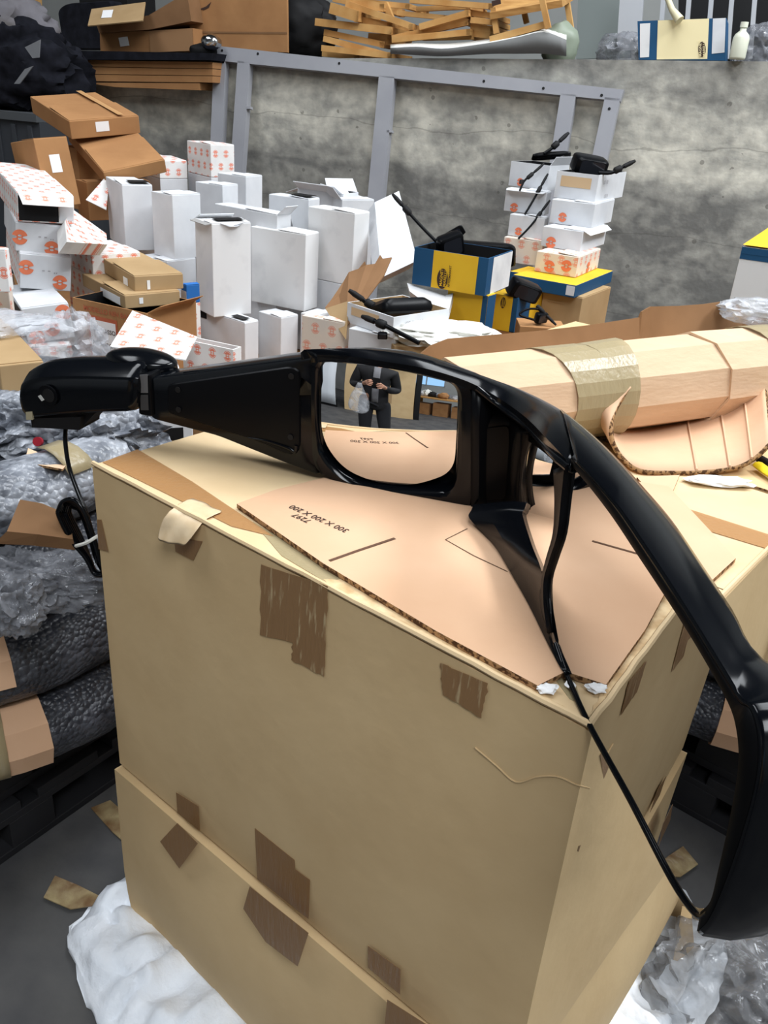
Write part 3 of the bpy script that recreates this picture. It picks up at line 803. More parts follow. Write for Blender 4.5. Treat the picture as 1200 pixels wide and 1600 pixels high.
# --- second glass, small and curved
n2 = V((-.46, -.88, -.08)).normalized(); ctr2 = q((850, 780), .004)
g2 = rpoly([(828, 676), (905, 730), (905, 900), (850, 892), (826, 842), (817, 760)], [10, 5, 5, 10, 40, 60])
convex('small_convex_glass', g2, n2, .40, .40, ctr2, GLASS1, bm_, k=16)
bez = [q(p, -.012) for p in [(832, 672), (822, 710), (817, 760), (820, 808), (830, 846), (846, 884), (856, 904)]]
ra_ = catmull([q(p, -.008) for p in [(808, 668), (800, 705), (798, 760), (802, 808), (814, 846), (834, 884), (850, 912)]], 4)
rb_ = catmull([q(p, -.010) for p in [(832, 672), (820, 710), (813, 760), (817, 808), (827, 846), (843, 884), (854, 906)]], 4)
rc_ = catmull([q(p, .006) for p in [(836, 676), (823, 712), (817, 760), (820, 808), (831, 846), (847, 884), (857, 904)]], 4)
grid('small_glass_bezel', [ra_, rb_, rc_], BLACKS, bm_, th=.002)

# --- tall flat mirror, its shell and rims
m3_px = rpoly([(893, 722), (960, 800), (1060, 955), (1150, 1120), (1156, 1200), (1112, 1416), (1088, 1422), (1050, 1368), (985, 1245), (920, 1128), (885, 1050), (862, 985), (850, 905), (878, 830)], [6, 60, 60, 34, 30, 16, 16, 30, 30, 30, 30, 30, 20, 20])
gl = respath([m3(p) for p in m3_px], 200, True)
mesh('tall_flat_glass', gl + [p + N3 * .003 for p in gl], [tuple(range(199, -1, -1)), tuple(range(200, 400))] + [(i, (i + 1) % 200, (i + 1) % 200 + 200, i + 200) for i in range(200)], GLASS3, bm_)
# shell: stations (lip on glass plane, outer ridge on glass plane, crest silhouette or None)
stn = [((895, 726), (898, 716), (876, 640), None), ((925, 762), (932, 752), (925, 680), None), ((960, 808), (970, 798), (968, 722), None), ((1000, 868), (1011, 858), (1008, 766), None), ((1040, 928), (1052, 920), (1048, 813), None),
       ((1080, 990), (1092, 983), (1095, 882), None), ((1120, 1058), (1133, 1050), (1142, 952), None), ((1146, 1108), (1162, 1096), (1190, 1030), None)]
rows = []
for lp, rg, cr, _ in stn:
    L3 = m3(lp, -.001); R3 = m3(rg, -.004); c = on_z(cr, R3.z - .004)
    tcr = max(.03, min(.085, (c - R3).dot(N3))); c = R3 + (c - R3)
    rows.append([m3(lp, .006), L3, R3, R3 + N3 * .003 + Z * .003, R3.lerp(c, .35) + Z * .009, R3.lerp(c, .75) + Z * .008, c, c + N3 * .006 - Z * .03, c + N3 * .0 - Z * .10])
Rl = m3((1146, 1108))
for lp, rg, th, zo in [((1156, 1150), (1180, 1108), .085, .1), ((1158, 1185), (1192, 1150), .088, .1), ((1154, 1225), (1190, 1215), .088, .1), ((1142, 1290), (1168, 1300), .088, .07), ((1126, 1360), (1140, 1380), .085, .03), ((1114, 1408), (1116, 1434), .08, .0), ((1098, 1426), (1098, 1455), .07, 0)]:
    L3 = m3(lp, -.001); R3 = m3(rg, -.004)
    bk = V((0, 0, 0)); out = (R3 - L3); out -= N3 * out.dot(N3); out = out.normalized() if out.length > 1e-6 else Z
    rows.append([m3(lp, .006), L3, R3, R3 + N3 * .004 + out * .003, R3 + N3 * th * .4 + out * .008, R3 + N3 * th * .8 + out * .006, R3 + N3 * th, R3 + N3 * (th + .01) - out * .02, R3 + N3 * (th + .012) - out * .07])
rows_s = [catmull([r[k] for r in rows], 4) for k in range(len(rows[0]))]
grid('mirror_shell', rows_s[2:], [BLACK], bm_, autosm=34, th=.002)
grid('shell_lip', rows_s[:3], [LIPM], bm_, autosm=34, th=.002)
# thin bottom rim of the tall mirror
bp = [m3(p, 0) for p in [(1108, 1428), (1090, 1430), (1050, 1374), (985, 1250), (921, 1133), (886, 1056), (868, 1006)]]
tube('bottom_rim', catmull(bp, 8), .0034, BLACK, bm_, seg=8)
# strut at the far side of the tall glass
st = [[m3((889, 716), -.004), m3((889, 716), .02)], ]
sr = []
for (l, r, d) in [((866, 735), (893, 722), 0), ((868, 780), (887, 770), 0), ((866, 832), (880, 830), 0), ((856, 870), (868, 868), 0), ((848, 905), (858, 903), 0), ((846, 940), (858, 945), 0), ((856, 985), (863, 988), 0)]:
    R3 = m3(r, -.002); D = (R3 - EYE).dot(_f); L3 = on_d(l, D + .035)
    sr.append([R3 + N3 * .006, R3, R3.lerp(L3, .15) - V((.003, .003, 0)), R3.lerp(L3, .85) - V((.002, .002, 0)), L3, L3 + NQ * .01])
sr2 = [catmull([r[k] for r in sr], 4) for k in range(6)]
grid('strut', sr2, [BLACKS], bm_, autosm=30, th=.003)
# flared web running from the column foot to the rim
wb = [([(734, 808), (765, 806), (795, 804), (816, 806)], (1.022, 1.038, 1.048, 1.054)), ([(750, 826), (780, 832), (808, 840), (830, 852)], (1.016, 1.036, 1.05, 1.058)),
      ([(774, 852), (798, 862), (822, 876), (845, 890)], (1.014, 1.035, 1.053, 1.066)), ([(800, 895), (818, 902), (838, 912), (854, 924)], (1.014, 1.028, 1.042, None)),
      ([(828, 945), (840, 949), (851, 954), (861, 962)], (1.013, 1.02, 1.03, None)), ([(856, 1002), (861, 1004), (866, 1006), (870, 1010)], (1.013, 1.016, 1.018, None)), ([(882, 1052), (884, 1053), (886, 1053), (888, 1054)], (1.012, 1.012, 1.012, None))]
rows = []
for px4, zz in wb:
    P = [on_z(p, z) if z else m3(p, -.003) for p, z in zip(px4, zz)]
    rows.append([P[0] + NQ * .03 - Z * .004, P[0]] + P[1:] + [P[3] + V((.008, .012, -.01))])
r0 = rows[0]
rows.insert(0, [p + NQ * .014 + Z * .004 for p in r0])
rows.insert(0, [p + NQ * .034 + Z * .006 for p in r0])
grid('flared_web', [catmull([r[k] for r in rows], 5) for k in range(6)], [mat('black_web_plastic', (9, 11, 15), .25, spec=.16)], bm_, autosm=35, th=.003)
# --- smooth cover running over the first glass and the column into the shell
cv = [((486, 560), (470, 551)), ((540, 559), (540, 549.5)), ((600, 568), (600, 552)), ((660, 578), (650, 562)), ((710, 592), (700, 573)), ((745, 606), (750, 588)), ((785, 628), (800, 604)), ((825, 656), (842, 623)), ((860, 690), (876, 642)), ((897, 730), (905, 664)), ]
rows = []
for i, (lp, cr) in enumerate(cv):
    t = max(0, min(1, (lp[0] - 745) / 115))
    L3 = q(lp, -.006).lerp(m3(lp, -.004), t); c = on_z(cr, L3.z + .006)
    dn = NQ.lerp(N3, t).normalized()
    rows.append([L3 + dn * .02 - Z * .012, L3 - Z * .006, L3 + Z * .003, L3.lerp(c, .3) + Z * .007, L3.lerp(c, .7) + Z * .007, c, c + dn * .008 - Z * .02, c - Z * .07])
grid('top_cover', [catmull([r[k] for r in rows], 5) for k in range(8)], [BLACK], bm_, autosm=34, th=.002)
# joint line across the shell
j1 = m3((897, 712), -.005); j2 = on_z((905, 668), j1.z)
# underside lip over the recess
ll = [q((745, 606), -.008), q((780, 634), -.010).lerp(m3((780, 634)), .3), q((825, 668), -.01).lerp(m3((825, 668)), .7), m3((868, 708), -.006), m3((895, 732), -.005)]
tube('lip', catmull(ll, 6), .005, BLACK, bm_, seg=8)

# ------------------------------------------------------------------ cable hanging from the mount
cb_ = thing('cable_coil', 'black cable hanging from the mirror mount, coiled and tied with a white band', 'cable', q((120, 880), .06))
cpath = [q(p, .03 - .014 * i) for i, p in enumerate([(103, 662), (102, 690), (108, 730), (122, 770), (136, 805), (148, 850), (152, 880)])]
tube('cable', catmull(cpath, 6), .0042, BLACK, cb_, seg=8)
for k in range(7):
    o_ = -.065 + .006 * k; w1 = 1 - .05 * k
    loop = [(90 + 3 * k, 800), (98 + 2 * k, 784 + k), (116, 781 + 2 * k), (132 - k, 800), (146 - k, 838), (156 - k, 872), (162, 896), (148, 897 - k), (134 + k, 872), (110 + 3 * k, 842)]
    P = [q(p, o_ + .004 * math.sin(j + k)) for j, p in enumerate(loop)]
    tube('cable_loop', catmull(P + [P[0], P[1]], 5)[:-5], .0042, BLACK, cb_, seg=8)
tie = [q((119, 853), -.072), q((136, 848), -.074), q((152, 838), -.070), q((152, 838), -.015), q((136, 846), -.012), q((119, 852), -.015)]
tube('tie_band', respath(tie, 24, True), .0035, mat('white_tie', (222, 220, 212), .5), cb_, seg=6, closed=True)

# ------------------------------------------------------------------ boxes of the pile
def solve(fn, target, lo, hi, inc=None):
    flo = fn(lo); fhi = fn(hi)
    for _ in range(40):
        m = (lo + hi) / 2
        if (fn(m) < target) == (flo < fhi): lo = m
        else: hi = m
    return (lo + hi) / 2
BX = {}
def cb(key, name, label, cat, group, nx, yt, yb, xl, xr, D=None, z=None, yaw=62, m=WHITE, on=None, open_=False, minl=.04, inner=None, bev=.0025, maxl=.7, flaps=True, lean=None, h=None):
    """box found from its nearest upright edge (nx, yt..yb) and its left and right limits; D depth or z level or stands on another box"""
    if on is not None: z = BX[on]['top'] + .0015
    N_ = on_z((nx, yb), z) if z is not None else on_d((nx, yb), D)
    a = math.radians(yaw); er = V((math.cos(a), math.sin(a), 0)); el = V((-math.sin(a), math.cos(a), 0))
    if h is None: h = solve(lambda k: proj(N_ + Z * k)[1], yt, .02, 1.2)
    lr = max(minl, solve(lambda k: proj(N_ + Z * h + er * k)[0], xr, .01, maxl)) if xr else minl
    ll = max(minl, solve(lambda k: proj(N_ + Z * h + el * k)[0], xl, .01, maxl)) if xl else minl
    t = thing(name, label, cat, N_, group)
    R, Lf, U = er * lr, el * ll, Z * h
    if lean:   # rotate the whole box about its near bottom corner
        ax, ang = lean; M = Matrix.Rotation(math.radians(ang), 3, V(ax)); R, Lf, U = M @ R, M @ Lf, M @ U
    if open_:
        th = .004; r1, l1, u1 = R.normalized(), Lf.normalized(), U.normalized()
        o = [N_, N_ + R, N_ + R + Lf, N_ + Lf]; i_ = [N_ + (r1 + l1) * th, N_ + R + (l1 - r1) * th, N_ + R + Lf - (r1 + l1) * th, N_ + Lf + (r1 - l1) * th]
        v = o + [p + U for p in o] + [p + U for p in i_] + [p + u1 * th for p in i_]
        f = [(0, 1, 5, 4), (1, 2, 6, 5), (2, 3, 7, 6), (3, 0, 4, 7), (3, 2, 1, 0), (4, 5, 9, 8), (5, 6, 10, 9), (6, 7, 11, 10), (7, 4, 8, 11), (8, 9, 13, 12), (9, 10, 14, 13), (10, 11, 15, 14), (11, 8, 12, 15), (12, 13, 14, 15)]
        uv = []
        for fc in f:
            ex = (v[fc[1]] - v[fc[0]]).normalized(); nn = ex.cross(v[fc[2]] - v[fc[1]]).normalized(); ey = nn.cross(ex)
            for k in fc: uv.append(((v[k] - v[fc[0]]).dot(ex), (v[k] - v[fc[0]]).dot(ey)))
        mesh('body', v, f, [m, inner or TAN], t, fm=[0] * 9 + [1] * 5, uv=uv)
    else:
        box('body', N_, R, Lf, U, m if isinstance(m, list) else [m], t, bevel=bev)
        if flaps and not isinstance(m, list) :
            g = .0008
            lay = quadsheet('top_flap', [N_ + U + Lf * .01 + R * .01 + Z * .002, N_ + U + R * .99 + Lf * .01 + Z * .002, N_ + U + R * .99 + Lf * .5 + Z * (.002 + random.random() * .006), N_ + U + R * .01 + Lf * .5 + Z * (.002 + random.random() * .006)], m, t, th=.0018, n=Z)
    BX[key] = dict(t=t, N=N_, R=R, L=Lf, U=U, top=N_.z + h, er=er, el=el)
    return t
def panel(key, face, a0, a1, b0, b1, m, name='label', off=.0008, label=None, skew=0):
    b = BX[key]; N_, R, Lf, U = b['N'], b['R'], b['L'], b['U']
    if face == 'R': o, x, y, n = N_, R, U, -Lf.normalized()
    elif face == 'L': o, x, y, n = N_ + Lf, -Lf, U, -R.normalized()
    else: o, x, y, n = N_ + U, R, Lf, U.normalized()
    P = [o + x * a + y * c + n * (off + .0004) for a, c in ((a0, b0), (a1, b0 + skew), (a1, b1 + skew), (a0, b1))]
    return quadsheet(name, P, m, b['t'], th=.0004, n=n, label=label)
def ptext(key, face, a, b_, body, size, m, name='printed_mark', off=.0018):
    b = BX[key]; N_, R, Lf, U = b['N'], b['R'], b['L'], b['U']
    if face == 'R': o, x, y, n = N_, R, U, -Lf.normalized()
    elif face == 'L': o, x, y, n = N_ + Lf, -Lf, U, -R.normalized()
    else: o, x, y, n = N_ + U, R, Lf, U.normalized()
    return text_mesh(name, body, o + x * a + y * b_ + n * off, x, y, size, m, b['t'])
def flap3(key, edge, ln, ang, m, name='flap', trim=.02, label=None):
    """flap hinged on a top edge: ang 0 = standing up, 90 = folded straight out"""
    b = BX[key]; N_, R, Lf, U = b['N'], b['R'], b['L'], b['U']
    if edge == 'R': o, x, out = N_ + U, R, -Lf.normalized()
    elif edge == 'L': o, x, out = N_ + U, Lf, -R.normalized()
    elif edge == 'BR': o, x, out = N_ + U + R, Lf, R.normalized()
    else: o, x, out = N_ + U + Lf, R, Lf.normalized()
    d = (U.normalized() * math.cos(math.radians(ang)) + out * math.sin(math.radians(ang))) * ln
    P = [o + x * trim, o + x * (1 - trim), o + x * (1 - trim * 3) + d, o + x * trim * 3 + d]
    return quadsheet(name, P, m, b['t'], th=.0022, label=label)
def emblem(key, face, a, b_, r=.024, seed=0):
    """single large orange round emblem with a white band and letter"""
    b = BX[key]; N_, R, Lf, U = b['N'], b['R'], b['L'], b['U']
    if face == 'R': o, x, y, n = N_, R, U, -Lf.normalized()
    else: o, x, y, n = N_ + Lf, -Lf, U, -R.normalized()
    c = o + x * a + y * b_ + n * .0016; ex, ey = x.normalized(), y.normalized()
    v = []; f = []; fm = []
    def arc(a0, a1, r0, r1, k=10):
        s = len(v)
        for i in range(k + 1):
            t = a0 + (a1 - a0) * i / k
            v.append(c + (ex * math.cos(t) + ey * math.sin(t)) * r0); v.append(c + (ex * math.cos(t) + ey * math.sin(t)) * r1)
        for i in range(k): f.append((s + 2 * i, s + 2 * i + 1, s + 2 * i + 3, s + 2 * i + 2))
    arc(.25, math.pi - .25, r * .35, r); arc(math.pi + .25, 2 * math.pi - .25, r * .35, r)
    for sx in (-1, 1):
        s = len(v); h = r * .3; w = r * .08
        v.extend([c + ex * (sx * r * .3 - w) - ey * h, c + ex * (sx * r * .3 + w) - ey * h, c + ex * (sx * r * .3 + w) + ey * h, c + ex * (sx * r * .3 - w) + ey * h]); f.append((s, s + 1, s + 2, s + 3))
    s = len(v); v.extend([c - ex * r * .3 - ey * r * .08, c + ex * r * .3 - ey * r * .08, c + ex * r * .3 + ey * r * .08, c - ex * r * .3 + ey * r * .08]); f.append((s, s + 1, s + 2, s + 3))
    return mesh('emblem', v, f, ORANGE, b['t'])

def support(key, label, m=BROWN, name='brown_carton'):
    b = BX[key]; n_ = b['N']; c_ = n_ + b['R'] / 2 + b['L'] / 2
    on_base = n_.z > .64 and (c_.y > 2.62 or (c_.x < -.8 and c_.y > 2.36))
    z0 = .6225 if on_base else FZ
    if n_.z - z0 < .01: return
    t = thing(name, label, 'box', V((n_.x, n_.y, z0)))
    box('body', V((n_.x, n_.y, z0)), b['R'], b['L'], Z * (n_.z - z0 - .0015), m, t)
# cartons under the pile, almost wholly hidden; their tops carry it
def base(label, x0, x1, y0, y1, z1, m=BROWN):
    t = thing('large_carton', label, 'box', (x0, y0, FZ))
    box('body', (x0, y0, FZ), (x1 - x0, 0, 0), (0, y1 - y0, 0), (0, 0, z1 - FZ), m, t, bevel=.004)
    quadsheet('top_flap', [(x0, y0, z1 + .001), (x1, y0, z1 + .001), (x1, (y0 + y1) / 2, z1 + .003), (x0, (y0 + y1) / 2, z1 + .003)], m, t, th=.001, n=Z)
base('brown carton under the left stack of emblem printed boxes', -1.62, -.80, 2.36, 3.0, .62)
base('brown carton under the upright white boxes', -.79, -.02, 2.62, 3.42, .62)
base('brown carton below the printed boxes in the middle', -.01, .62, 2.98, 3.6, .62)
base('brown carton under the two small towers', .63, 1.40, 3.13, 3.85, .62)
base('brown carton under the rear white boxes by the concrete wall', -1.25, -.10, 3.44, 4.3, .62)
base('brown carton under the tilted brown cartons by the wall', -2.40, -1.27, 3.02, 4.4, .62)

GW = 'white plain boxes standing in the middle of the pile'
GP = 'white boxes printed with orange emblems'
# lower white boxes that carry the upright ones
cb('w13', 'white_box', 'low white box with a torn notch in its lid, carrying the scuffed upright white box', 'box', GW, 383, 505, 590, 303, 404, z=.625, yaw=52, m=WHITE)
cb('w14', 'white_box', 'low white box right of the notched one, under the wide upright white box', 'box', GW, 438, 497, 585, 404, 466, z=.625, yaw=50, m=WHITE)
cb('w15', 'white_box', 'low narrow white box behind the printed box at the end of the low row', 'box', GW, 492, 494, 585, 470, 520, z=.625, yaw=60, m=WHITE)
b13 = BX['w13']
panel('w13', 'L', .14, .26, .86, 1.0, BLACKM, 'torn_notch')
panel('w13', 'T', .1, .6, .05, .3, BLACKM, 'lid_gap', off=.009)
# upright ones
cb('w3', 'white_box', 'tall scuffed white box with a torn open top, front left of the upright boxes', 'box', GW, 334, 350, 496, 304, 392, on='w13', yaw=38, m=WHITEDIRTY)
flap3('w3', 'BL', .03, -60, WHITE, 'torn_flap'); flap3('w3', 'L', .022, 100, mat('grey_torn_board', (150, 148, 146), .9), 'torn_flap'); panel('w3', 'T', .2, .9, .1, .5, BLACKM, 'lid_gap', off=.009)
flap3('w3', 'R', .016, 130, WHITE, 'torn_flap', trim=.2)
cb('w4', 'white_box', 'wide clean upright white box right of the scuffed one', 'box', GW, 475, 367, 487, 392, 499, on='w14', yaw=64, m=WHITEDIRTY)
cb('w10', 'white_box', 'low white box under the two left upright boxes', 'box', GW, 268, 409, 560, 218, 306, z=.625, yaw=55, m=WHITE)
cb('w1', 'white_box', 'upright white box at the left end with a small gap in its lid', 'box', GW, 197, 289, 392, 165, 238, on='w10', yaw=30, m=WHITE)
panel('w1', 'T', .3, .95, .02, .3, BLACKM, 'lid_gap', off=.009)
cb('w2', 'white_box', 'upright white box second from the left, behind the small brown trays', 'box', GW, 273, 305, 406, 236, 313, on='w10', yaw=52, m=WHITE)
cb('w16', 'white_box', 'tall white box behind the upright pair, at the right of the second one', 'box', GW, 350, 290, 430, 305, 372, D=3.45, yaw=60, m=WHITE)
cb('w17', 'white_box', 'tall white box nearest the second grey frame post', 'box', GW, 385, 276, 430, 340, 410, D=3.6, yaw=60, m=WHITE)
cb('w18', 'white_box', 'white box lying with a lifted lid behind the scuffed upright box', 'box', GW, 432, 336, 440, 335, 455, D=3.2, yaw=55, m=WHITE)
flap3('w18', 'R', .05, 50, WHITE); flap3('w18', 'BR', .08, 150, WHITE)
cb('w7', 'white_box', 'upright white box with an open black lid gap, behind the wide clean one', 'box', GW, 479, 312, 450, 420, 500, D=3.35, yaw=62, m=WHITE)
panel('w7', 'T', .1, .9, .05, .5, BLACKM, 'lid_gap', off=.009)
cb('w5', 'white_box', 'upright white box with a grey smudge left of the leaning board', 'box', GW, 549, 334, 447, 482, 578, D=3.15, yaw=58, m=WHITEDIRTY)
cb('w8', 'white_box', 'white box lying open at the back beside the third frame post, left one', 'box', GW, 535, 303, 345, 465, 560, D=3.55, yaw=62, m=WHITE, open_=True, inner=BLACKM)
flap3('w8', 'L', .06, 60, WHITE); flap3('w8', 'BL', .07, 110, WHITE)
cb('w9', 'white_box', 'white box with a raised creased lid touching the third frame post', 'box', GW, 533, 312, 350, 512, 585, D=3.5, yaw=30, m=WHITE)
flap3('w9', 'BL', .08, 40, WHITE); flap3('w9', 'L', .06, 40, WHITE)
# supports under the back row
for k in ('w16', 'w17', 'w18', 'w7', 'w5', 'w8', 'w9'):
    b = BX[k]; z0 = b['N'].z
    if z0 > .64:
        nm = {'w16': 'white box below the tall one at the right of the second', 'w17': 'white box below the one nearest the second frame post', 'w18': 'white box below the lid-up white box', 'w7': 'white box below the open-gap upright box', 'w5': 'low white box below the smudged upright one', 'w8': 'white box below the left open one at the back', 'w9': 'white box below the creased-lid one'}[k]
        t = thing('white_box', nm, 'box', V((b['N'].x, b['N'].y, .625)), GW)
        box('body', V((b['N'].x, b['N'].y, .625)), b['R'], b['L'], Z * (z0 - .6265), WHITE, t, bevel=.002)
# leaning white board (side of a big white box, cut slantwise)
P = [on_d((574, 330), 3.2), on_d((612, 312), 3.32), on_d((640, 420), 3.2), on_d((584, 447), 3.05)]
t = thing('white_board', 'white slanted board leaning beside the smudged upright box', 'board', P[3])
quadsheet('board', P, WHITE, t, th=.05)
# printed boxes
cb('p1', 'printed_box', 'emblem printed box lying at the top of the pile beside the brown cartons', 'box', GP, 250, 251, 279, 203, 292, D=3.75, yaw=38, m=PRINT)
cb('p2', 'printed_box', 'emblem printed box standing higher right, next to the grey frame post', 'box', GP, 330, 226, 277, 292, 366, D=3.75, yaw=42, m=PRINT)
for k, s_ in (('p1', 'plain white box below the top left printed box'), ('p2', 'plain white box below the printed box next to the frame post')):
    b = BX[k]; t = thing('white_box', s_, 'box', V((b['N'].x, b['N'].y, .625)), GW)
    box('body', V((b['N'].x, b['N'].y, .625)), b['R'], b['L'], Z * (b['N'].z - .6265), WHITE, t, bevel=.002)
t = thing('printed_board', 'emblem printed cardboard flap sticking up left of the upright white boxes', 'board', on_d((150, 318), 3.3))
quadsheet('board', [on_d((134, 312), 3.3), on_d((166, 328), 3.3), on_d((172, 268), 3.35)], PRINT, t, th=.004)
t = thing('printed_board', 'emblem printed flat board sloping behind the left stack', 'board', on_d((130, 372), 2.9))
quadsheet('board', [on_d((101, 345), 2.75), on_d((104, 378), 2.68), on_d((168, 382), 2.85), on_d((166, 365), 3.0), on_d((115, 328), 3.0)], PRINT, t, th=.05)

# left stack, near us
GS = 'emblem printed boxes in the left stack'
cb('l6', 'printed_box', 'lowest printed box of the left stack, torn open at its side', 'box', GS, 40, 545, 640, 20, 112, z=.625, yaw=30, m=PRINT)
cb('l5', 'printed_box', 'printed box with a gaping left end, second from the bottom of the left stack', 'box', GS, 45, 483, 538, 10, 113, on='l6', yaw=30, m=WHITE, lean=((0, 1, 0), -6))
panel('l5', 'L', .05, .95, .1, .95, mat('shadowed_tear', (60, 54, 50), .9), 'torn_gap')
cb('l4', 'printed_box', 'printed box with two big orange emblems in the middle of the left stack', 'box', GS, 31, 395, 450, 5, 105, on='l5', yaw=28, m=WHITE, lean=((0, 1, 0), 7))
cb('l3', 'printed_box', 'printed box tilted on top of the middle of the left stack', 'box', GS, 24, 346, 392, 2, 102, on='l4', yaw=28, m=WHITE, lean=((0, 1, 0), 7))
flap3('l3', 'BL', .04, -55, WHITE)
panel('l4', 'L', .0, 1, 0, 1, PRINT, 'printed_end')
for k, pts_ in (('l5', [(.55, .35), (.85, .75), (.2, .15)]), ('l4', [(.12, .62), (.78, .25)]), ('l3', [(.08, .5), (.68, .2)])):
    for a_, b_ in pts_: emblem(k, 'R', a_, b_, .024)
    ptext(k, 'R', .42, .5, '- - ..', .03, mat('faded_grey_ink', (168, 166, 170), .9))
cb('l2', 'printed_box', 'open printed box with a dark inside crowning the left stack', 'box', GS, 28, 300, 346, -40, 112, on='l3', yaw=30, m=PRINT, open_=False, lean=((0, 1, 0), 4))
panel('l2', 'R', .02, .72, .05, .9, BLACKM, 'open_end')
flap3('l2', 'R', .06, 118, PRINT); panel('l2', 'R', .74, .98, .12, .9, WHITE, 'end_flap')
# stack at the very left edge
cb('e1', 'printed_box', 'pale printed box at the left picture edge, lowest of three', 'box', GS, -40, 500, 560, -70, 17, z=.625, yaw=10, m=PRINTP, h=.30)
cb('e2', 'printed_box', 'pale printed box at the left picture edge, middle of three', 'box', GS, -40, 460, 500, -70, 12, on='e1', yaw=10, m=PRINTP, h=.11)
cb('e3', 'printed_box', 'pale printed box at the left picture edge, top of three', 'box', GS, -40, 430, 455, -70, 8, on='e2', yaw=10, m=PRINT, h=.11)
# middle group
cb('m1', 'printed_box', 'long emblem printed box with grey end behind the brown trays', 'box', GP, 146, 398, 433, 101, 219, D=2.95, yaw=40, m=PRINT)
b = BX['m1']; t = thing('printed_box', 'emblem printed box hidden below the long one', 'box', V((b['N'].x, b['N'].y, .625)), GP)
box('body', V((b['N'].x, b['N'].y, .625)), b['R'], b['L'], Z * (b['N'].z - .6265), PRINT, t)
# big brown open carton with a shipping label
cb('bc', 'brown_carton', 'brown open carton with a white shipping label and red print before the tall white boxes', 'box', None, 238, 490, 640, 113, 306, z=.625, yaw=64, m=BROWN, open_=True, inner=BLACKM, maxl=.9)
BX['bc']['t'].location  # stays
panel('bc', 'L', .20, .60, .10, .86, REDT, 'label_frame'); panel('bc', 'L', .225, .575, .12, .82, PAPER, 'shipping_label', off=.0016)
ptext('bc', 'L', .15, .9, 'MODELLO NIN BARRE', .022, REDT); ptext('bc', 'L', .27, .70, 'CHIVASSO', .020, INK, off=.003); ptext('bc', 'L', .25, .56, 'PIÙ MARCHIO', .018, INK, off=.003)
for i_ in range(9): panel('bc', 'L', .24 + .013 * i_, .247 + .013 * i_, .40, .48, INK, 'barcode', off=.0024)
flap3('bc', 'R', .05, 60, BROWN)
support('bc', 'brown carton under the open carton with the shipping label')
GT = 'small flat brown trays on the open carton'
cb('t1', 'flat_brown_box', 'lower of the two small flat brown boxes, with a torn white sticker', 'box', GT, 196, 462, 483, 128, 281, D=2.72, yaw=40, m=TAN)
cb('t2', 'flat_brown_box', 'upper of the two small flat brown boxes', 'box', GT, 211, 432, 456, 145, 286, on='t1', yaw=36, m=TAN)
panel('t1', 'L', .45, .9, .1, .7, PAPER, 'torn_sticker'); panel('t1', 'R', .25, .32, .3, .75, PAPER, 'sticker'); panel('t2', 'R', .25, .31, .1, .7, PAPER, 'sticker'); panel('t2', 'L', .75, .85, .1, .6, PAPER, 'sticker')
cb('bl', 'blue_box', 'small bright blue box squeezed left of the scuffed white box', 'box', None, 292, 446, 474, 284, 312, D=2.95, yaw=40, m=BLUEL)
panel('bl', 'L', 0, 1, .0, .65, WHITE, 'white_end')
b = BX['bl']; t = thing('printed_box', 'box hidden under the small bright blue one', 'box', V((b['N'].x, b['N'].y, .625)), GP); box('body', V((b['N'].x, b['N'].y, .625)), b['R'], b['L'], Z * (b['N'].z - .6265), PRINT, t)
# tilted emblem sheet and open printed box in front
t = thing('printed_board', 'bright emblem printed flap slanting in front of the open brown carton', 'board', on_d((240, 540), 2.35))
Pq = [on_d((172, 541), 2.30), on_d((290, 562), 2.28), on_d((308, 526), 2.38), on_d((207, 485), 2.46)]
quadsheet('board', Pq, PRINT, t, th=.004)
cb('o1', 'printed_box', 'open printed box with emblems inside, beside the slanting flap', 'box', GP, 365, 547, 600, 285, 372, D=2.45, yaw=66, m=PRINT, open_=True, inner=PRINT, h=.10)
support('o1', 'tan carton below the open printed box beside the slanting flap', TAN)
cb('g1', 'printed_box', 'white box with one orange emblem seen below the mirror arm', 'box', GP, 226, 652, 690, 196, 300, D=2.05, yaw=20, m=WHITE, h=.09)
emblem('g1', 'R', .12, .55, .02)
support('g1', 'brown carton below the white box seen under the mirror arm')
panel('g1', 'R', .35, .8, -.0, .35, BLACKM, 'dark_gap')

# centre: open boxes with mirrors
cb('c2', 'printed_box', 'pale printed box left of the open box with the brown flap', 'box', GP, 534, 505, 600, 472, 545, D=2.75, yaw=66, m=PRINTP)
cb('c3', 'printed_box', 'crushed white box under the open box that holds a small mirror', 'box', GP, 612, 528, 600, 545, 650, D=2.62, yaw=62, m=WHITE)
cb('c1', 'open_box', 'open white box with tan inside holding a small black mirror, brown flap raised', 'box', GP, 613, 496, 528, 543, 702, on='c3', yaw=44, m=WHITE, open_=True, inner=TAN)
panel('c1', 'L', .1, .7, .45, .85, mat('tan_sticker', (206, 176, 138), .6), 'tan_sticker'); ptext('c1', 'R', .2, .5, 'CE 8  4 13', .018, mat('faded_grey_ink', (168, 166, 170), .9))
b = BX['c1']
quadsheet('raised_flap', [on_d((508, 480), 2.76), on_d((540, 512), 2.66), on_d((600, 430), 2.8), on_d((612, 402), 2.84), on_d((598, 404), 2.84), on_d((594, 398), 2.84), on_d((586, 412), 2.83), on_d((572, 414), 2.82), on_d((570, 408), 2.82), on_d((560, 420), 2.82), on_d((545, 425), 2.82), on_d((528, 455), 2.8)], BROWND, b['t'], th=.004, label='brown flap raised with a notched edge')
quadsheet('hanging_flap', [on_d((508, 482), 2.755), on_d((540, 530), 2.64), on_d((545, 470), 2.7)], TAN, b['t'], th=.003)
support('c2', 'carton supporting the pale printed box left of the open box')
support('c3', 'carton supporting the crushed white box under the open box')
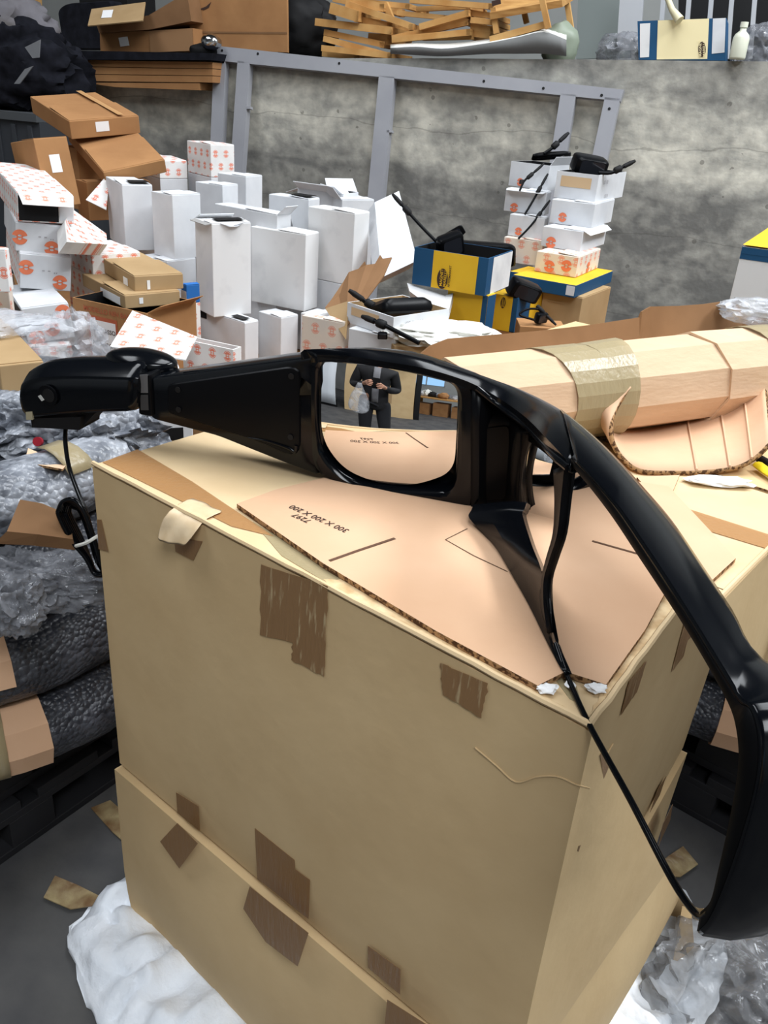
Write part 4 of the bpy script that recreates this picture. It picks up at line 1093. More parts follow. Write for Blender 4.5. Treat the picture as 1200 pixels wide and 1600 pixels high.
def small_mirror(label, hp, size, tilt, arm, group='small black mirrors lying in boxes', r=.007, d=None):
    """hp: centre of head; size (w, depth, h); tilt euler; arm: list of points from the head to the joint end"""
    t = thing('small_black_mirror', label, 'mirror', hp - Z * size[2], group)
    M = Matrix.Rotation(tilt[2], 3, 'Z') @ Matrix.Rotation(tilt[0], 3, 'X') @ Matrix.Rotation(tilt[1], 3, 'Y')
    loops = []
    for (s_, y_) in ((.80, -.5), (.95, -.42), (1, -.2), (.97, .15), (.8, .42), (.45, .5)):
        L_ = rpoly([(-.5 * s_, -.5 * s_), (.5 * s_, -.42 * s_), (.46 * s_, .5 * s_), (-.5 * s_, .45 * s_)], .16, 4)
        loops.append([hp + M @ V((p.x * size[0], y_ * size[1], p.y * size[2])) for p in L_])
    hd = loops_mesh('mirror_head', loops, BLACKS, t, True, True)
    L_ = [hp + M @ V((p.x * size[0], -.505 * size[1], p.y * size[2])) for p in rpoly([(-.36, -.36), (.36, -.3), (.33, .36), (-.36, .33)], .12, 4)]
    quadsheet('glass_face', L_, mat('dark_mirror_face', (40, 42, 48), .12, spec=.6), hd, th=.001)
    if arm:
        A = catmull(arm, 5); tube('arm', A, r, BLACKS, t, seg=8)
        e = arm[-1]; dv = (arm[-1] - arm[-2]).normalized()
        tube('joint', [e - dv * .045, e - dv * .04, e - dv * .015, e - dv * .01], [r * 1.2, r * 1.9, r * 1.9, r * 1.2], BLACKM, t, seg=10)
        tube('arm_end', [e, e + dv * .03, e + dv * .05], [r * 1.25, r * 1.3, r * .8], BLACKM, t, seg=10)
    return t
od = on_d
small_mirror('black square mirror lying in the open white box with the brown flap', BX['c1']['N'] + BX['c1']['R'] * .5 + BX['c1']['L'] * .45 + BX['c1']['U'] * .95, (.19, .05, .12), (1.15, .1, .5), [BX['c1']['N'] + BX['c1']['L'] * .6 + BX['c1']['R'] * .3 + BX['c1']['U'], BX['c1']['N'] + BX['c1']['L'] * .75 + BX['c1']['R'] * .15 + BX['c1']['U'] * 1.1, BX['c1']['N'] + BX['c1']['L'] * .8 + BX['c1']['R'] * .1 + BX['c1']['U'] * 1.25])
small_mirror('black mirror stem poking out of the crushed box below the open one', od((598, 524), 2.50), (.03, .02, .02), (.3, 0, 0), [od((655, 536), 2.46), od((620, 518), 2.48), od((600, 508), 2.5), od((585, 502), 2.52)])

GY = 'blue and yellow boxes'
cb('y0', 'blue_yellow_box', 'yellow box with a blue corner standing under the open blue and yellow one', 'box', GY, 751, 463, 560, 700, 775, D=2.98, yaw=58, m=YELLOW)
panel('y0', 'R', 0, 1, 0, 1, BLUE, 'blue_side'); panel('y0', 'L', .88, 1, 0, 1, BLUE, 'blue_corner')
cb('y1', 'blue_yellow_box', 'large open blue and yellow box with a white end, full of black mirrors', 'box', GY, 757, 404, 463, 648, 801, on='y0', yaw=64, m=BLUE, open_=True, inner=BLACKM)
panel('y1', 'L', .27, .87, .0, 1, YELLOW, 'yellow_panel', off=.001); panel('y1', 'R', .2, 1, 0, .98, WHITEDIRTY, 'white_end', off=.001)
b = BX['y0']; z0 = b['N'].z
if z0 > .64:
    t = thing('brown_carton', 'small carton below the yellow box with a blue corner', 'box', V((b['N'].x, b['N'].y, .625))); box('body', V((b['N'].x, b['N'].y, .625)), b['R'], b['L'], Z * (z0 - .6265), BROWN, t)
def oval_logo(key, a, b_, rx, ry, body1, body2):
    b = BX[key]; N_, R, Lf, U = b['N'], b['R'], b['L'], b['U']; o, x, y, n = N_ + Lf, (-Lf).normalized(), U.normalized(), -R.normalized()
    c = o + (-Lf) * a + U * b_ + n * .003
    v = [c + x * rx * math.cos(k * math.pi / 12) + y * ry * math.sin(k * math.pi / 12) for k in range(24)]
    lg = mesh('oval_logo', v, [tuple(range(24))], INK, b['t'])
    text_mesh('logo_lettering', body1, c + x * rx * .05 - y * ry * .75 + n * .001 , y, -x, rx * .72, YELLOW, lg); text_mesh('logo_lettering', body2, c + x * rx * .75 - y * ry * .75 + n * .001, y, -x, rx * .72, YELLOW, lg)
oval_logo('y1', .42, .28, .020, .034, 'MAGNETI', 'MARELLI')
text_mesh('small_print', 'AFTERMARKET', BX['y1']['N'] + BX['y1']['L'] * .47 + BX['y1']['U'] * .08 - BX['y1']['er'] * .004, Z, BX['y1']['el'], .011, INK, BX['y1']['t'])
small_mirror('black mirror with long stem rising left from the open blue and yellow box', od((702, 383), 3.02), (.10, .06, .09), (.2, -.3, .5), [od((690, 385), 3.0), od((672, 368), 3.0), od((650, 345), 3.0), od((628, 320), 3.0)], r=.006)
small_mirror('broad black mirror filling the right half of the open blue and yellow box', od((752, 396), 3.12), (.26, .06, .09), (.1, 0, -.1), None)
small_mirror('black wedge shaped mirror shell above the open blue and yellow box', od((706, 368), 3.04), (.10, .012, .04), (.1, -.55, .2), None)
quadsheet('board', [od((636, 442), 3.0), od((695, 462), 2.95), od((708, 458), 2.95), od((700, 490), 2.85), od((690, 492), 2.85), od((640, 455), 2.95)], WHITEDIRTY, thing('blue_edged_board', 'white board with blue edge lying left under the blue and yellow boxes', 'board', od((660, 480), 2.9)), th=.03)
cb('y3', 'blue_yellow_box', 'small yellow and blue box lying under the black mirrors right of the open one', 'box', GY, 803, 466, 520, 770, 850, D=3.15, yaw=62, m=BLUE)
panel('y3', 'L', 0, .8, .0, 1, YELLOW, 'yellow_panel'); panel('y3', 'R', .5, 1, .0, 1, YELLOW, 'yellow_panel')
panel('y3', 'T', 0, 1, .3, 1, YELLOW, 'yellow_top')
oval_logo('y3', .45, .8, .010, .02, 'MAGNETI', 'MARELLI')
b = BX['y3']; z0 = b['N'].z
if z0 > .64:
    t = thing('brown_carton', 'small carton below the small yellow and blue box', 'box', V((b['N'].x, b['N'].y, .625))); box('body', V((b['N'].x, b['N'].y, .625)), b['R'], b['L'], Z * (z0 - .6265), BROWN, t)
small_mirror('black mirror block lying on the small yellow and blue box', od((818, 452), 3.12), (.13, .07, .07), (.3, .35, .3), None)
small_mirror('black hooked mirror bracket in front of the tan printed carton', od((845, 496), 2.95), (.045, .03, .04), (.2, 0, .5), [od((835, 500), 2.93), od((812, 492), 2.93), od((825, 483), 2.93), od((845, 484), 2.94), od((853, 492), 2.94)], r=.004)
pb_ = od((845, 512), 2.98); t = thing('brown_carton', 'small brown carton under the hooked mirror bracket', 'box', V((pb_.x - .08, pb_.y - .05, .6225)))
box('body', V((pb_.x - .08, pb_.y - .05, .6225)), V((.16, 0, 0)), V((0, .12, 0)), Z * (pb_.z - .61), BROWN, t)
crumple('crumpled_sheet', od((690, 520), 2.6), (.16, .10, .03), SHEET, 5, None, amp=.5, floor=None)
tag(bpy.data.objects['crumpled_sheet'], 'crumpled white plastic sheet between the open boxes and the standing brown flap', 'plastic sheet')
pc = od((690, 520), 2.6)
t = thing('brown_carton', 'carton under the crumpled white sheet', 'box', V((pc.x - .14, pc.y - .08, FZ)))
box('body', V((pc.x - .14, pc.y - .08, FZ)), V((.34, .10, 0)), V((-.06, .2, 0)), Z * (pc.z - .03 - FZ), TAN, t)
# towers
GTW = 'white printed boxes in the two small towers'
cb('bb', 'tan_carton', 'tan carton with faint print under the flat blue and yellow boxes', 'box', None, 898, 466, 540, 849, 955, D=3.3, yaw=58, m=TAN)
b = BX['bb']; t = thing('brown_carton', 'carton below the tan carton with faint print', 'box', V((b['N'].x, b['N'].y, .625)));
if b['N'].z > .64: box('body', V((b['N'].x, b['N'].y, .625)), b['R'], b['L'], Z * (b['N'].z - .6265), TAN, t)
ptext('bb', 'L', .15, .86, '______', .02, mat('faint_print', (150, 122, 88), .9)); ptext('bb', 'L', .15, .78, '----------', .02, mat('faint_print', (150, 122, 88), .9))
cb('f1', 'blue_yellow_box', 'flat blue box with yellow top under the right tower', 'box', GY, 897, 446, 466, 802, 958, on='bb', yaw=60, m=[YELLOW, BLUE], maxl=.9)
bpy.data.objects[BX['f1']['t'].children[0].name].data.polygons.foreach_set('material_index', [1, 1, 1, 1, 0, 1])
panel('f1', 'L', .86, .99, .15, .9, WHITE, 'white_label')
cb('f2', 'blue_yellow_box', 'flat blue box with yellow top under the left tower', 'box', GY, 832, 432, 450, 797, 862, D=3.45, yaw=58, m=[YELLOW, BLUE], h=.05)
bpy.data.objects[BX['f2']['t'].children[0].name].data.polygons.foreach_set('material_index', [1, 1, 1, 1, 0, 1])
b = BX['f2']; t = thing('brown_carton', 'carton under the flat blue box of the left tower', 'box', V((b['N'].x, b['N'].y, .625))); box('body', V((b['N'].x, b['N'].y, .625)), b['R'], b['L'], Z * (b['N'].z - .6265), TAN, t)
for key, on_, nx, yt, yb, xl, xr, m_, yw, lab in (
        ('r4', 'f1', 899, 402, 434, 839, 939, PRINTP, 62, 'lowest box of the right tower, printed with orange emblems on both sides'),
        ('r3', 'r4', 906, 362, 394, 849, 949, WHITE, 60, 'third box down the right tower, with its lid slipping over one big emblem'),
        ('r2', 'r3', 924, 319, 357, 863, 961, WHITE, 63, 'second box down the right tower, one emblem low on its front'),
        ('r1', 'r2', 929, 274, 316, 871, 979, WHITE, 60, 'top box of the right tower with a tan label, holding a black mirror'),
        ('t4', 'f2', 843, 378, 417, 788, 858, PRINTP, 66, 'lowest pale box of the left tower'),
        ('t3', 't4', 847, 341, 375, 797, 858, WHITE, 66, 'third box down the left tower with a black stem across it'),
        ('t2b', 't3', 850, 301, 337, 791, 862, WHITE, 68, 'second box down the left tower with a lifted left flap'),
        ('t1b', 't2b', 854, 259, 298, 799, 890, WHITE, 52, 'top open box of the left tower with black mirror parts on it')):
    cb(key, 'printed_box', lab, 'box', GTW, nx, yt, yb, xl, xr, on=on_, yaw=yw, m=m_, open_=key in ('r1', 't1b'), inner=BLACKM)
for key, face, a_, b_, r_ in (('r2', 'L', .3, .3, .018), ('r3', 'L', .25, .25, .022), ('r4', 'L', .35, .35, .022), ('r4', 'L', .75, .5, .022), ('t3', 'L', .3, .25, .016), ('t2b', 'L', .25, .2, .018), ('t1b', 'L', .3, .2, .016), ('r4', 'R', .5, .3, .02)):
    emblem(key, face, a_, b_, r_)
panel('r1', 'L', .12, .85, .45, .85, mat('tan_sticker', (206, 176, 138), .6), 'tan_sticker'); ptext('r1', 'R', .2, .65, 'CE  CE', .018, mat('faded_grey_ink', (168, 166, 170), .9)); ptext('r1', 'R', .3, .12, 'CE  8', .018, mat('faded_grey_ink', (168, 166, 170), .9))
flap3('t2b', 'L', .035, 95, WHITE); flap3('t1b', 'R', .04, 30, WHITE); flap3('r3', 'R', .03, 120, WHITE); flap3('r4', 'BR', .03, 100, PRINTP)
D1 = (BX['r1']['N'] - EYE).dot(_f); D2 = (BX['t1b']['N'] - EYE).dot(_f)
small_mirror('angular black mirror on top of the right tower', od((920, 256), D1 + .08), (.15, .10, .07), (.25, .12, .2), [od((935, 270), D1 - .01), od((955, 270), D1 - .01), od((975, 260), D1 - .01)])
small_mirror('flat black mirror shell sloping over the top of the left tower', od((862, 243), D2 + .05), (.17, .02, .07), (1.2, -.35, .3), [od((850, 240), D2), od((862, 232), D2), od((875, 220), D2)])
small_mirror('black mirror stem hanging over the top box of the left tower', od((815, 284), D2 + .02), (.02, .02, .02), (0, 0, 0), [od((812, 298), D2 - .06), od((820, 282), D2 - .06), od((836, 268), D2 - .06)], r=.0045)
small_mirror('black mirror stem hanging over the second box of the left tower', od((822, 330), D2 + .02), (.02, .02, .02), (0, 0, 0), [od((820, 335), D2 - .06), od((832, 315), D2 - .06), od((847, 288), D2 - .06)], r=.0045)
small_mirror('black mirror stem hanging over the third box of the left tower', od((812, 372), D2 + .02), (.02, .02, .02), (0, 0, 0), [od((810, 373), D2 - .06), od((830, 352), D2 - .06), od((848, 328), D2 - .06)], r=.0045)

# brown cartons piled against the wall at the left
GB = 'brown cartons piled against the wall'
def tiltbox(name, label, group, n_, r_, l_, u_px, D, Dr, Dl, Du, m, par=None):
    """box from four corner pixels with depths: near corner, along right, along left, up"""
    N_ = od(n_, D); R = od(r_, Dr) - N_; Lf = od(l_, Dl) - N_; U = od(u_px, Du) - N_
    Rn = R.normalized(); Lf = Lf - Rn * Lf.dot(Rn) * .85; nrm = Rn.cross(Lf.normalized()); U = nrm * U.dot(nrm) if U.dot(nrm) > .01 else U
    t = thing(name, label, 'box', N_, group)
    box('body', N_, R, Lf, U, m, t, bevel=.004)
    BX[name + label[:12]] = dict(t=t, N=N_, R=R, L=Lf, U=U, top=0, er=Rn, el=Lf.normalized())
    return name + label[:12]
cb('k4', 'brown_carton', 'brown carton in the shade between the upright and the sliding one', 'box', GB, 128, 232, 330, 95, 215, D=3.75, yaw=42, m=BROWN)
cb('k5', 'brown_carton', 'brown carton lying low under the sliding one', 'box', GB, 140, 285, 345, 118, 235, D=3.5, yaw=42, m=BROWN)
cb('k1', 'brown_carton', 'large tilted brown carton topmost against the wall, with a white label', 'box', GB, 112, 189, 218, 52, 219, D=3.45, yaw=38, m=BROWN, lean=((1, 0, 0), 10), maxl=1.0)
panel('k1', 'R', .36, .55, .3, .85, PAPER, 'label'); panel('k1', 'T', .70, .78, 0, 1, mat('brown_tape_strip', (190, 146, 98), .4), 'tape_strip', off=.01)
cb('k2', 'brown_carton', 'narrow upright brown carton leaning left below the large tilted one', 'box', GB, 76, 217, 325, 26, 118, D=3.25, yaw=42, m=BROWN, lean=((.3, 1, 0), -9))
panel('k2', 'R', .35, .66, .5, .76, PAPER, 'label')
cb('k3', 'brown_carton', 'flat brown carton sliding down beside the emblem printed boxes', 'box', GB, 166, 268, 290, 114, 262, D=3.35, yaw=34, m=BROWN, lean=((1, -.1, 0), 19), maxl=1.0)
# tan box with plastic at the left edge and silvery heap
cb('le', 'tan_carton', 'tan carton at the left picture edge with pale film on top, beside the mirror foot', 'box', None, 8, 590, 645, -90, 68, D=1.95, yaw=36, m=TAN, h=.11)
b = BX['le']
o = crumple('plastic_film', b['N'] + b['R'] * .45 + b['L'] * .5 + b['U'] + Z * .012, (.14, .12, .02), FILM, 3, None, amp=.4); tag(o, 'pale clear film on the tan carton at the left edge', 'plastic film')
o = crumple('plastic_bag', od((108, 532), 2.35), (.09, .07, .07), FILM, 8, None, amp=.8, freq=2.2); tag(o, 'crumpled clear plastic bag behind the foot of the bus mirror', 'plastic bag')

# ------------------------------------------------------------------ bubble wrapped bundles on pallets, left
def arc(c, R, a0, a1, n): return [V((c[0] + R * math.cos(math.radians(a0 + (a1 - a0) * i / n)), c[1] + R * math.sin(math.radians(a0 + (a1 - a0) * i / n)), c[2])) for i in range(n + 1)]
def bundle(label, c, R, r, sleeves, tapes, m=BUBBLE, a0=-175, a1=120, seed=0, flat=.95):
    t = thing('wrapped_bundle', label, 'bundle', (c[0], c[1], c[2] - r), 'curved bundles in bubble wrap')
    n = 90; path = arc(c, R, a0, a1, n); v = []; f = []; seg = 40
    for i, p in enumerate(path):
        rad = V((p.x - c[0], p.y - c[1], 0)).normalized()
        for k in range(seg):
            a = 2 * math.pi * k / seg; d = rad * math.cos(a) + Z * math.sin(a) * flat
            w = 1 + .07 * noise.noise(p * 9 + d * 1.3 + V((seed, 0, 0))) + .035 * noise.noise(p * 30 + d * 3) + .012 * (1 if (k + i) % 2 else -1)
            v.append(p + d * r * w)
    for i in range(n):
        for k in range(seg): f.append((i * seg + k, i * seg + (k + 1) % seg, (i + 1) * seg + (k + 1) % seg, (i + 1) * seg + k))
    f.append(tuple(range(seg - 1, -1, -1))); f.append(tuple(n * seg + k for k in range(seg)))
    mesh('bubble_wrap', v, f, m, t, smooth=True)
    for (s0, s1, mm, k0, k1) in sleeves:   # arc range, material, range of the 10 facets covered
        rows = []
        for p in arc(c, R, s0, s1, 10):
            rad = V((p.x - c[0], p.y - c[1], 0)).normalized()
            rows.append([p + (rad * math.cos(math.radians(36 * q_)) + Z * math.sin(math.radians(36 * q_)) * flat) * r * 1.09 for q_ in [k0 + (k1 - k0) * j / (k1 - k0) for j in range(k1 - k0 + 1)]])
        grid('cardboard_sleeve', rows, mm, t, smooth=False, th=.005)
    for (s0, s1, k0, k1) in tapes:
        rows = []
        for p in arc(c, R, s0, s1, 4):
            rad = V((p.x - c[0], p.y - c[1], 0)).normalized()
            rows.append([p + (rad * math.cos(math.radians(18 * q_)) + Z * math.sin(math.radians(18 * q_)) * flat) * r * 1.125 for q_ in range(k0, k1 + 1)])
        grid('tape_band', rows, TAPEC, t, th=.0008)
    return t
BC = (-1.0, 1.79)
bundle('lowest bubble wrapped bundle on the black pallet, with a taped cardboard sleeve', (BC[0], BC[1], .29), .42, .088, [(-120, -50, PINK, -2, 3), (-20, 6, PINK, -1, 3)], [(-70, -60, -5, 6)], seed=1)
bundle('bubble wrapped bundle second from the pallet, with a pinkish sleeve above its front', (BC[0] - .02, BC[1], .465), .42, .088, [(-120, -54, PINK, 0, 3), (-18, 8, PINK, -1, 2)], [], seed=5)
bundle('grey bubble wrapped bundle under the clear film, third from the pallet', (BC[0] - .03, BC[1] + .02, .64), .41, .088, [], [], seed=9)
bundle('silvery bubble wrapped bundle on top of the stack beside the large carton', (BC[0] - .04, BC[1] + .04, .805), .41, .082, [(-100, -58, TAN, 0, 3)], [(-34, -26, 2, 6)], m=BUBBLEL, seed=13)
for i_, (lab, p, D, rad, mm, sd) in enumerate([
        ('clear crumpled film draped over the third bundle', (52, 905), 1.68, (.11, .07, .045), FILMD, 4),
        ('grey crumpled film beside the draped one at the left edge', (8, 945), 1.56, (.06, .05, .05), FILMD, 6),
        ('shiny bubble film heap under the mirror foot at the left', (25, 670), 1.95, (.15, .10, .07), BUBBLEL, 11),
        ('silvery film heap between the mirror foot and the large carton', (140, 690), 1.95, (.13, .09, .09), BUBBLEL, 12)]):
    o = crumple('plastic_film', od(p, D), rad, mm, sd, None, amp=.7, freq=2.2, sub=5); tag(o, lab, 'plastic film')
o = quadsheet('cardboard_offcut', [od((38, 722), 1.72), od((98, 733), 1.70), od((104, 726), 1.74), od((44, 700), 1.82)], [BEIGE, EDGE], None, th=.004); tag(o, 'pinkish cardboard offcut on the silvery wrap', 'cardboard')
o = grid('cardboard_sleeve_piece', [[od((-8, 848), 1.57), od((52, 851), 1.56), od((118, 858), 1.58)], [od((12, 830), 1.55), od((60, 835), 1.54), od((114, 842), 1.56)], [od((32, 782), 1.60), od((66, 788), 1.60), od((108, 806), 1.60)]], BROWND, None, smooth=False, th=.005); tag(o, 'tan folded cardboard piece lying across the silvery bundle beside the cable coil', 'cardboard')
o = disc('red_cap', od((61, 690), 1.84), V((0, -1, .4)), .010, .01, mat('dark_red_plastic', (150, 22, 40), .4), None); tag(o, 'small dark red cap between the silvery film heaps', 'cap')

def pallet(label, P0, ex, ey, L_, W_, z0, z1, m):
    """slatted pallet: P0 corner at floor level, ex/ey unit directions"""
    t = thing('pallet', label, 'pallet', V((P0.x, P0.y, z0)), 'dark pallets')
    h = z1 - z0
    n = 6; w = L_ / (n * 1.22)
    for i in range(n):
        o = P0 + ex * (i * (L_ - w) / (n - 1)); o = V((o.x, o.y, z1 - h * .18)); box('deck_board', o, ex * w, ey * W_, Z * h * .18, m, t, bevel=.002)
    for i in range(3):
        o = P0 + ey * (i * (W_ - .09) / 2); a = V((o.x, o.y, z1 - h * .32)); box('stringer_board', a, ex * L_, ey * .09, Z * h * .14, m, t, bevel=.002)
        a = V((o.x, o.y, z0)); box('skid_board', a, ex * L_, ey * .09, Z * h * .14, m, t, bevel=.002)
        for j in range(3):
            c = o + ex * (j * (L_ - .12) / 2); c = V((c.x, c.y, z0 + h * .14)); box('spacer_block', c, ex * .12, ey * .09, Z * h * .54, m, t, bevel=.002)
    return t
fa, fb = on_z((0, 1352), FZ), on_z((170, 1232), FZ)
pe = (fb - fa).normalized(); pn = V((-pe.y, pe.x, 0))
P0 = fa - pe * .55
pallet('black pallet on the dark floor under the bubble wrapped bundles, lower one', P0, pe, pn, 1.3, .8, FZ, FZ + .15, BPALLET)
pallet('black pallet stacked right below the bubble wrapped bundles', P0 + pn * .03, pe, pn, 1.25, .75, FZ + .151, .195, BPALLET)
# tape scraps on the floor
o = quadsheet('tape_scrap', [on_z(p, FZ + .012) for p in [(68, 1402), (86, 1368), (120, 1382), (160, 1402), (204, 1404), (204, 1410), (150, 1414), (110, 1420)]], SCRAP, None, th=.003, n=Z); tag(o, 'crumpled dirty tape strip on the floor, pointing at the lower carton', 'tape scrap')
o = quadsheet('tape_scrap', [on_z(p, FZ + .006) for p in [(142, 1262), (172, 1250), (186, 1262), (190, 1312), (176, 1300)]], SCRAP, None, th=.003, n=Z); tag(o, 'short dirty tape piece on the floor close to the lower carton corner', 'tape scrap')

# lower right corner
o = crumple('bubble_wrap_bag', on_z((1150, 1560), FZ + .08), (.17, .14, .10), FILMSH, 21, None, amp=.55, freq=1.8, sub=5, floor=FZ + .002); tag(o, 'clear bubble wrap heap on the floor below the big mirror end', 'plastic film')
t = thing('flattened_carton', 'crushed brown carton with open flaps on the floor at the right of the sack', 'box', on_z((1075, 1530), FZ))
quadsheet('flap', [on_z((1052, 1500), FZ + .06), on_z((1088, 1520), FZ + .05), on_z((1080, 1420), FZ + .16), on_z((1066, 1415), FZ + .16)], [KRAFT, EDGE], t, th=.004)
quadsheet('base_flap', [on_z((1048, 1545), FZ + .02), on_z((1095, 1565), FZ + .02), on_z((1130, 1470), FZ + .02), on_z((1080, 1450), FZ + .02)], [BROWN, EDGE], t, th=.004)
o = crumple('paper_scrap', on_z((1092, 1470), FZ + .06), (.05, .04, .05), SACK, 25, None, amp=.7, sub=3); tag(o, 'white crumpled paper beside the crushed brown carton', 'paper')

# ------------------------------------------------------------------ wrapped roll and bent sheet on the second carton
roll = thing('wrapped_roll', 'long roll in pale cardboard sleeves and clear tape lying on the second carton', 'roll', on_z((1000, 640), 1.003))
RZ = .09
axp = lambda x: on_z((x, 600 - .115 * (x - 1000)), 1.006 + RZ)
Aa, Ab = axp(700), axp(1270)
ra = (Ab - Aa).normalized(); rs = ra.cross(Z).normalized()      # rs points towards us
def facets(name, x0, x1, r0, r1, m, par, nf=10, ph=0, k0=0, k1=None, th=.005, skew0=0, skew1=0, n=2):
    a, b = axp(x0), axp(x1); rows = []
    k1 = nf if k1 is None else k1
    for i in range(n + 1):
        c = a.lerp(b, i / n); rr = r0 + (r1 - r0) * i / n; sk = skew0 + (skew1 - skew0) * i / n
        rows.append([c + (Z * math.cos(ph + 2 * math.pi * k / nf) + rs * math.sin(ph + 2 * math.pi * k / nf)) * rr + ra * sk * math.sin(ph + 2 * math.pi * k / nf) for k in range(k0, k1 + 1)])
    return grid(name, rows, m, par, smooth=False, th=th)
tube('inner_roll', [Aa + (Ab - Aa) * i / 30 for i in range(31)], .076, BUBBLE, roll, seg=20)
facets('cardboard_sleeve', 698, 905, .084, .087, BEIGE, roll, ph=-.28)
facets('cardboard_sleeve', 930, 1078, .087, .090, BEIGE, roll, ph=-.2, skew0=.0, skew1=.02)
facets('cardboard_sleeve', 1072, 1182, .095, .093, BEIGE, roll, ph=-.15, skew0=.03)
facets('cardboard_sleeve', 1190, 1262, .091, .088, BEIGE, roll, ph=-.1)
facets('tape_band', 836, 902, .0905, .0915, TAPEC, roll, nf=24, k0=-4, k1=12, th=.001, skew0=.03, skew1=.03)
facets('tape_band', 905, 958, .091, .096, TAPEC, roll, nf=24, k0=-4, k1=12, th=.001, skew0=.02, skew1=-.02)
facets('tape_band', 1152, 1196, .099, .098, TAPEC, roll, nf=24, k0=-4, k1=10, th=.001, skew0=.02, skew1=.02)
# bent sheet
bs = thing('bent_cardboard_sheet', 'bent pinkish cardboard sheet with thick corrugated edges in front of the roll', 'cardboard sheet', on_z((1060, 735), 1.002))
near = [((986, 607), 1.125), ((968, 632), 1.10), ((956, 662), 1.075), ((957, 690), 1.045), ((972, 716), 1.018), ((1000, 736), 1.008), ((1050, 739), 1.006), ((1100, 738), 1.008), ((1150, 731), 1.016), ((1180, 716), 1.034), ((1205, 692), 1.06)]
farr = [((962, 572), 1.155), ((942, 600), 1.12), ((934, 632), 1.09), ((936, 655), 1.05), ((955, 664), 1.02), ((985, 672), 1.008), ((1030, 668), 1.006), ((1085, 645), 1.016), ((1130, 605), 1.045), ((1162, 560), 1.09), ((1188, 522), 1.13)]
rn = catmull([on_z(p, z) for p, z in near], 4); rf = catmull([on_z(p, z) for p, z in farr], 4)
g = grid('sheet', [rn] + [[a.lerp(b, k / 4) for a, b in zip(rn, rf)] for k in range(1, 4)] + [rf], PINK, bs, smooth=True, th=.009)
g.data.materials.append(EDGE); g.modifiers['thickness'].material_offset_rim = 1
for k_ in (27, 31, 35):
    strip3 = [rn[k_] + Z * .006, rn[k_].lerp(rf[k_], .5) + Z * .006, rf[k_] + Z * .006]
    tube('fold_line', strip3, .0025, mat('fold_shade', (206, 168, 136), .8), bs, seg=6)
o = quadsheet('cardboard_offcut', [on_z(p, 1.006) for p in [(995, 745), (1062, 742), (1040, 795), (1020, 775)]], [PINK, EDGE], None, th=.004, n=Z); tag(o, 'pinkish cardboard piece lying under the bent sheet', 'cardboard')
o = crumple('paper_scrap', on_z((1125, 752), 1.008), (.055, .018, .006), PAPER, 31, None, amp=.6, sub=3); tag(o, 'torn white paper strip in front of the bent sheet', 'paper')
t = thing('utility_knife', 'yellow and black cutter knife at the right edge on the second carton', 'knife', on_z((1192, 738), 1.003))
tube('handle', [on_z((1184, 726), 1.012), on_z((1200, 738), 1.012), on_z((1225, 752), 1.012)], .011, mat('bright_yellow_plastic', (236, 214, 40), .4), t, seg=8, flat=.6)
tube('grip', [on_z((1186, 716), 1.012), on_z((1204, 726), 1.012)], .008, BLACKM, t, seg=8)
o = crumple('plastic_film', on_z((1185, 486), 1.10) , (.10, .06, .03), FILM, 33, None, amp=.6, sub=4); tag(o, 'clear film lying over the far right end of the roll', 'plastic film')
cb('yr', 'blue_yellow_box', 'yellow and white box with blue edge behind the right end of the roll', 'box', GY, 1210, 420, 500, 1160, 1300, D=2.9, yaw=62, m=WHITEDIRTY, h=.22)
panel('yr', 'T', 0, 1, 0, 1, YELLOW, 'yellow_top', off=.006); panel('yr', 'L', 0, 1, .82, 1, BLUE, 'blue_edge'); panel('yr', 'L', 0, 1, .9, 1.0, BLUE, 'blue_edge', off=.0016)
b = BX['yr']; t = thing('brown_carton', 'carton under the yellow and white box at the right edge', 'box', V((b['N'].x, b['N'].y, FZ)))
box('body', V((b['N'].x, b['N'].y, FZ)), b['R'], b['L'], Z * (b['N'].z - FZ - .0015), BROWN, t)

# ------------------------------------------------------------------ grey steel frame leaning on the wall
fr = thing('steel_frame', 'grey painted steel frame leaning against the concrete wall', 'frame', V((wl((650, 300), -.3).x, wl((650, 300), -.3).y, FZ)))
FN = (WN - Z * .2).normalized(); F0 = wl((600, 105), -.055)
def fp(p, o=0): return on_pl(p, F0, FN) + FN * o
def bar(name, pxs, label=None):
    P = [fp(p) for p in pxs]; loops_mesh(name, [P, [p + FN * .045 for p in P]], GREYP, fr, True, True, label=label)
bar('top_rail', [(333, 71), (975, 140), (969, 158), (334, 94)])
def down(p, dx, zt=FZ):   # follow a post down to the floor
    a = fp(p); b = fp((p[0] + dx, p[1] + 150)); d = (b - a); k = (zt - a.z) / d.z; return a + d * k
for (xa, xb, y0, dx) in ((334, 352, 90, -6), (371, 390, 95, -10), (592, 616, 118, -14), (876, 900, 146, -24), (945, 969, 152, -32)):
    P = [fp((xa, y0)), fp((xb, y0 + 2)), down((xb, y0 + 2), dx), down((xa, y0), dx)]
    loops_mesh('post', [P, [p + FN * .045 for p in P]], GREYP, fr, True, True)
for p in ((347, 79), (349, 97), (403, 84), (530, 99), (756, 127), (849, 138), (940, 149), (952, 170)):
    disc('bolt_hole', fp(p, -.0005), -FN, .007, .001, BLACKM, fr, 12)
patch('hinge_lug', [(383, 166), (391, 166), (391, 170), (383, 170)], fp, GREYP, fr, th=.03, n=-FN)
patch('hinge_lug', [(604, 203), (612, 203), (612, 207), (604, 207)], fp, GREYP, fr, th=.03, n=-FN)

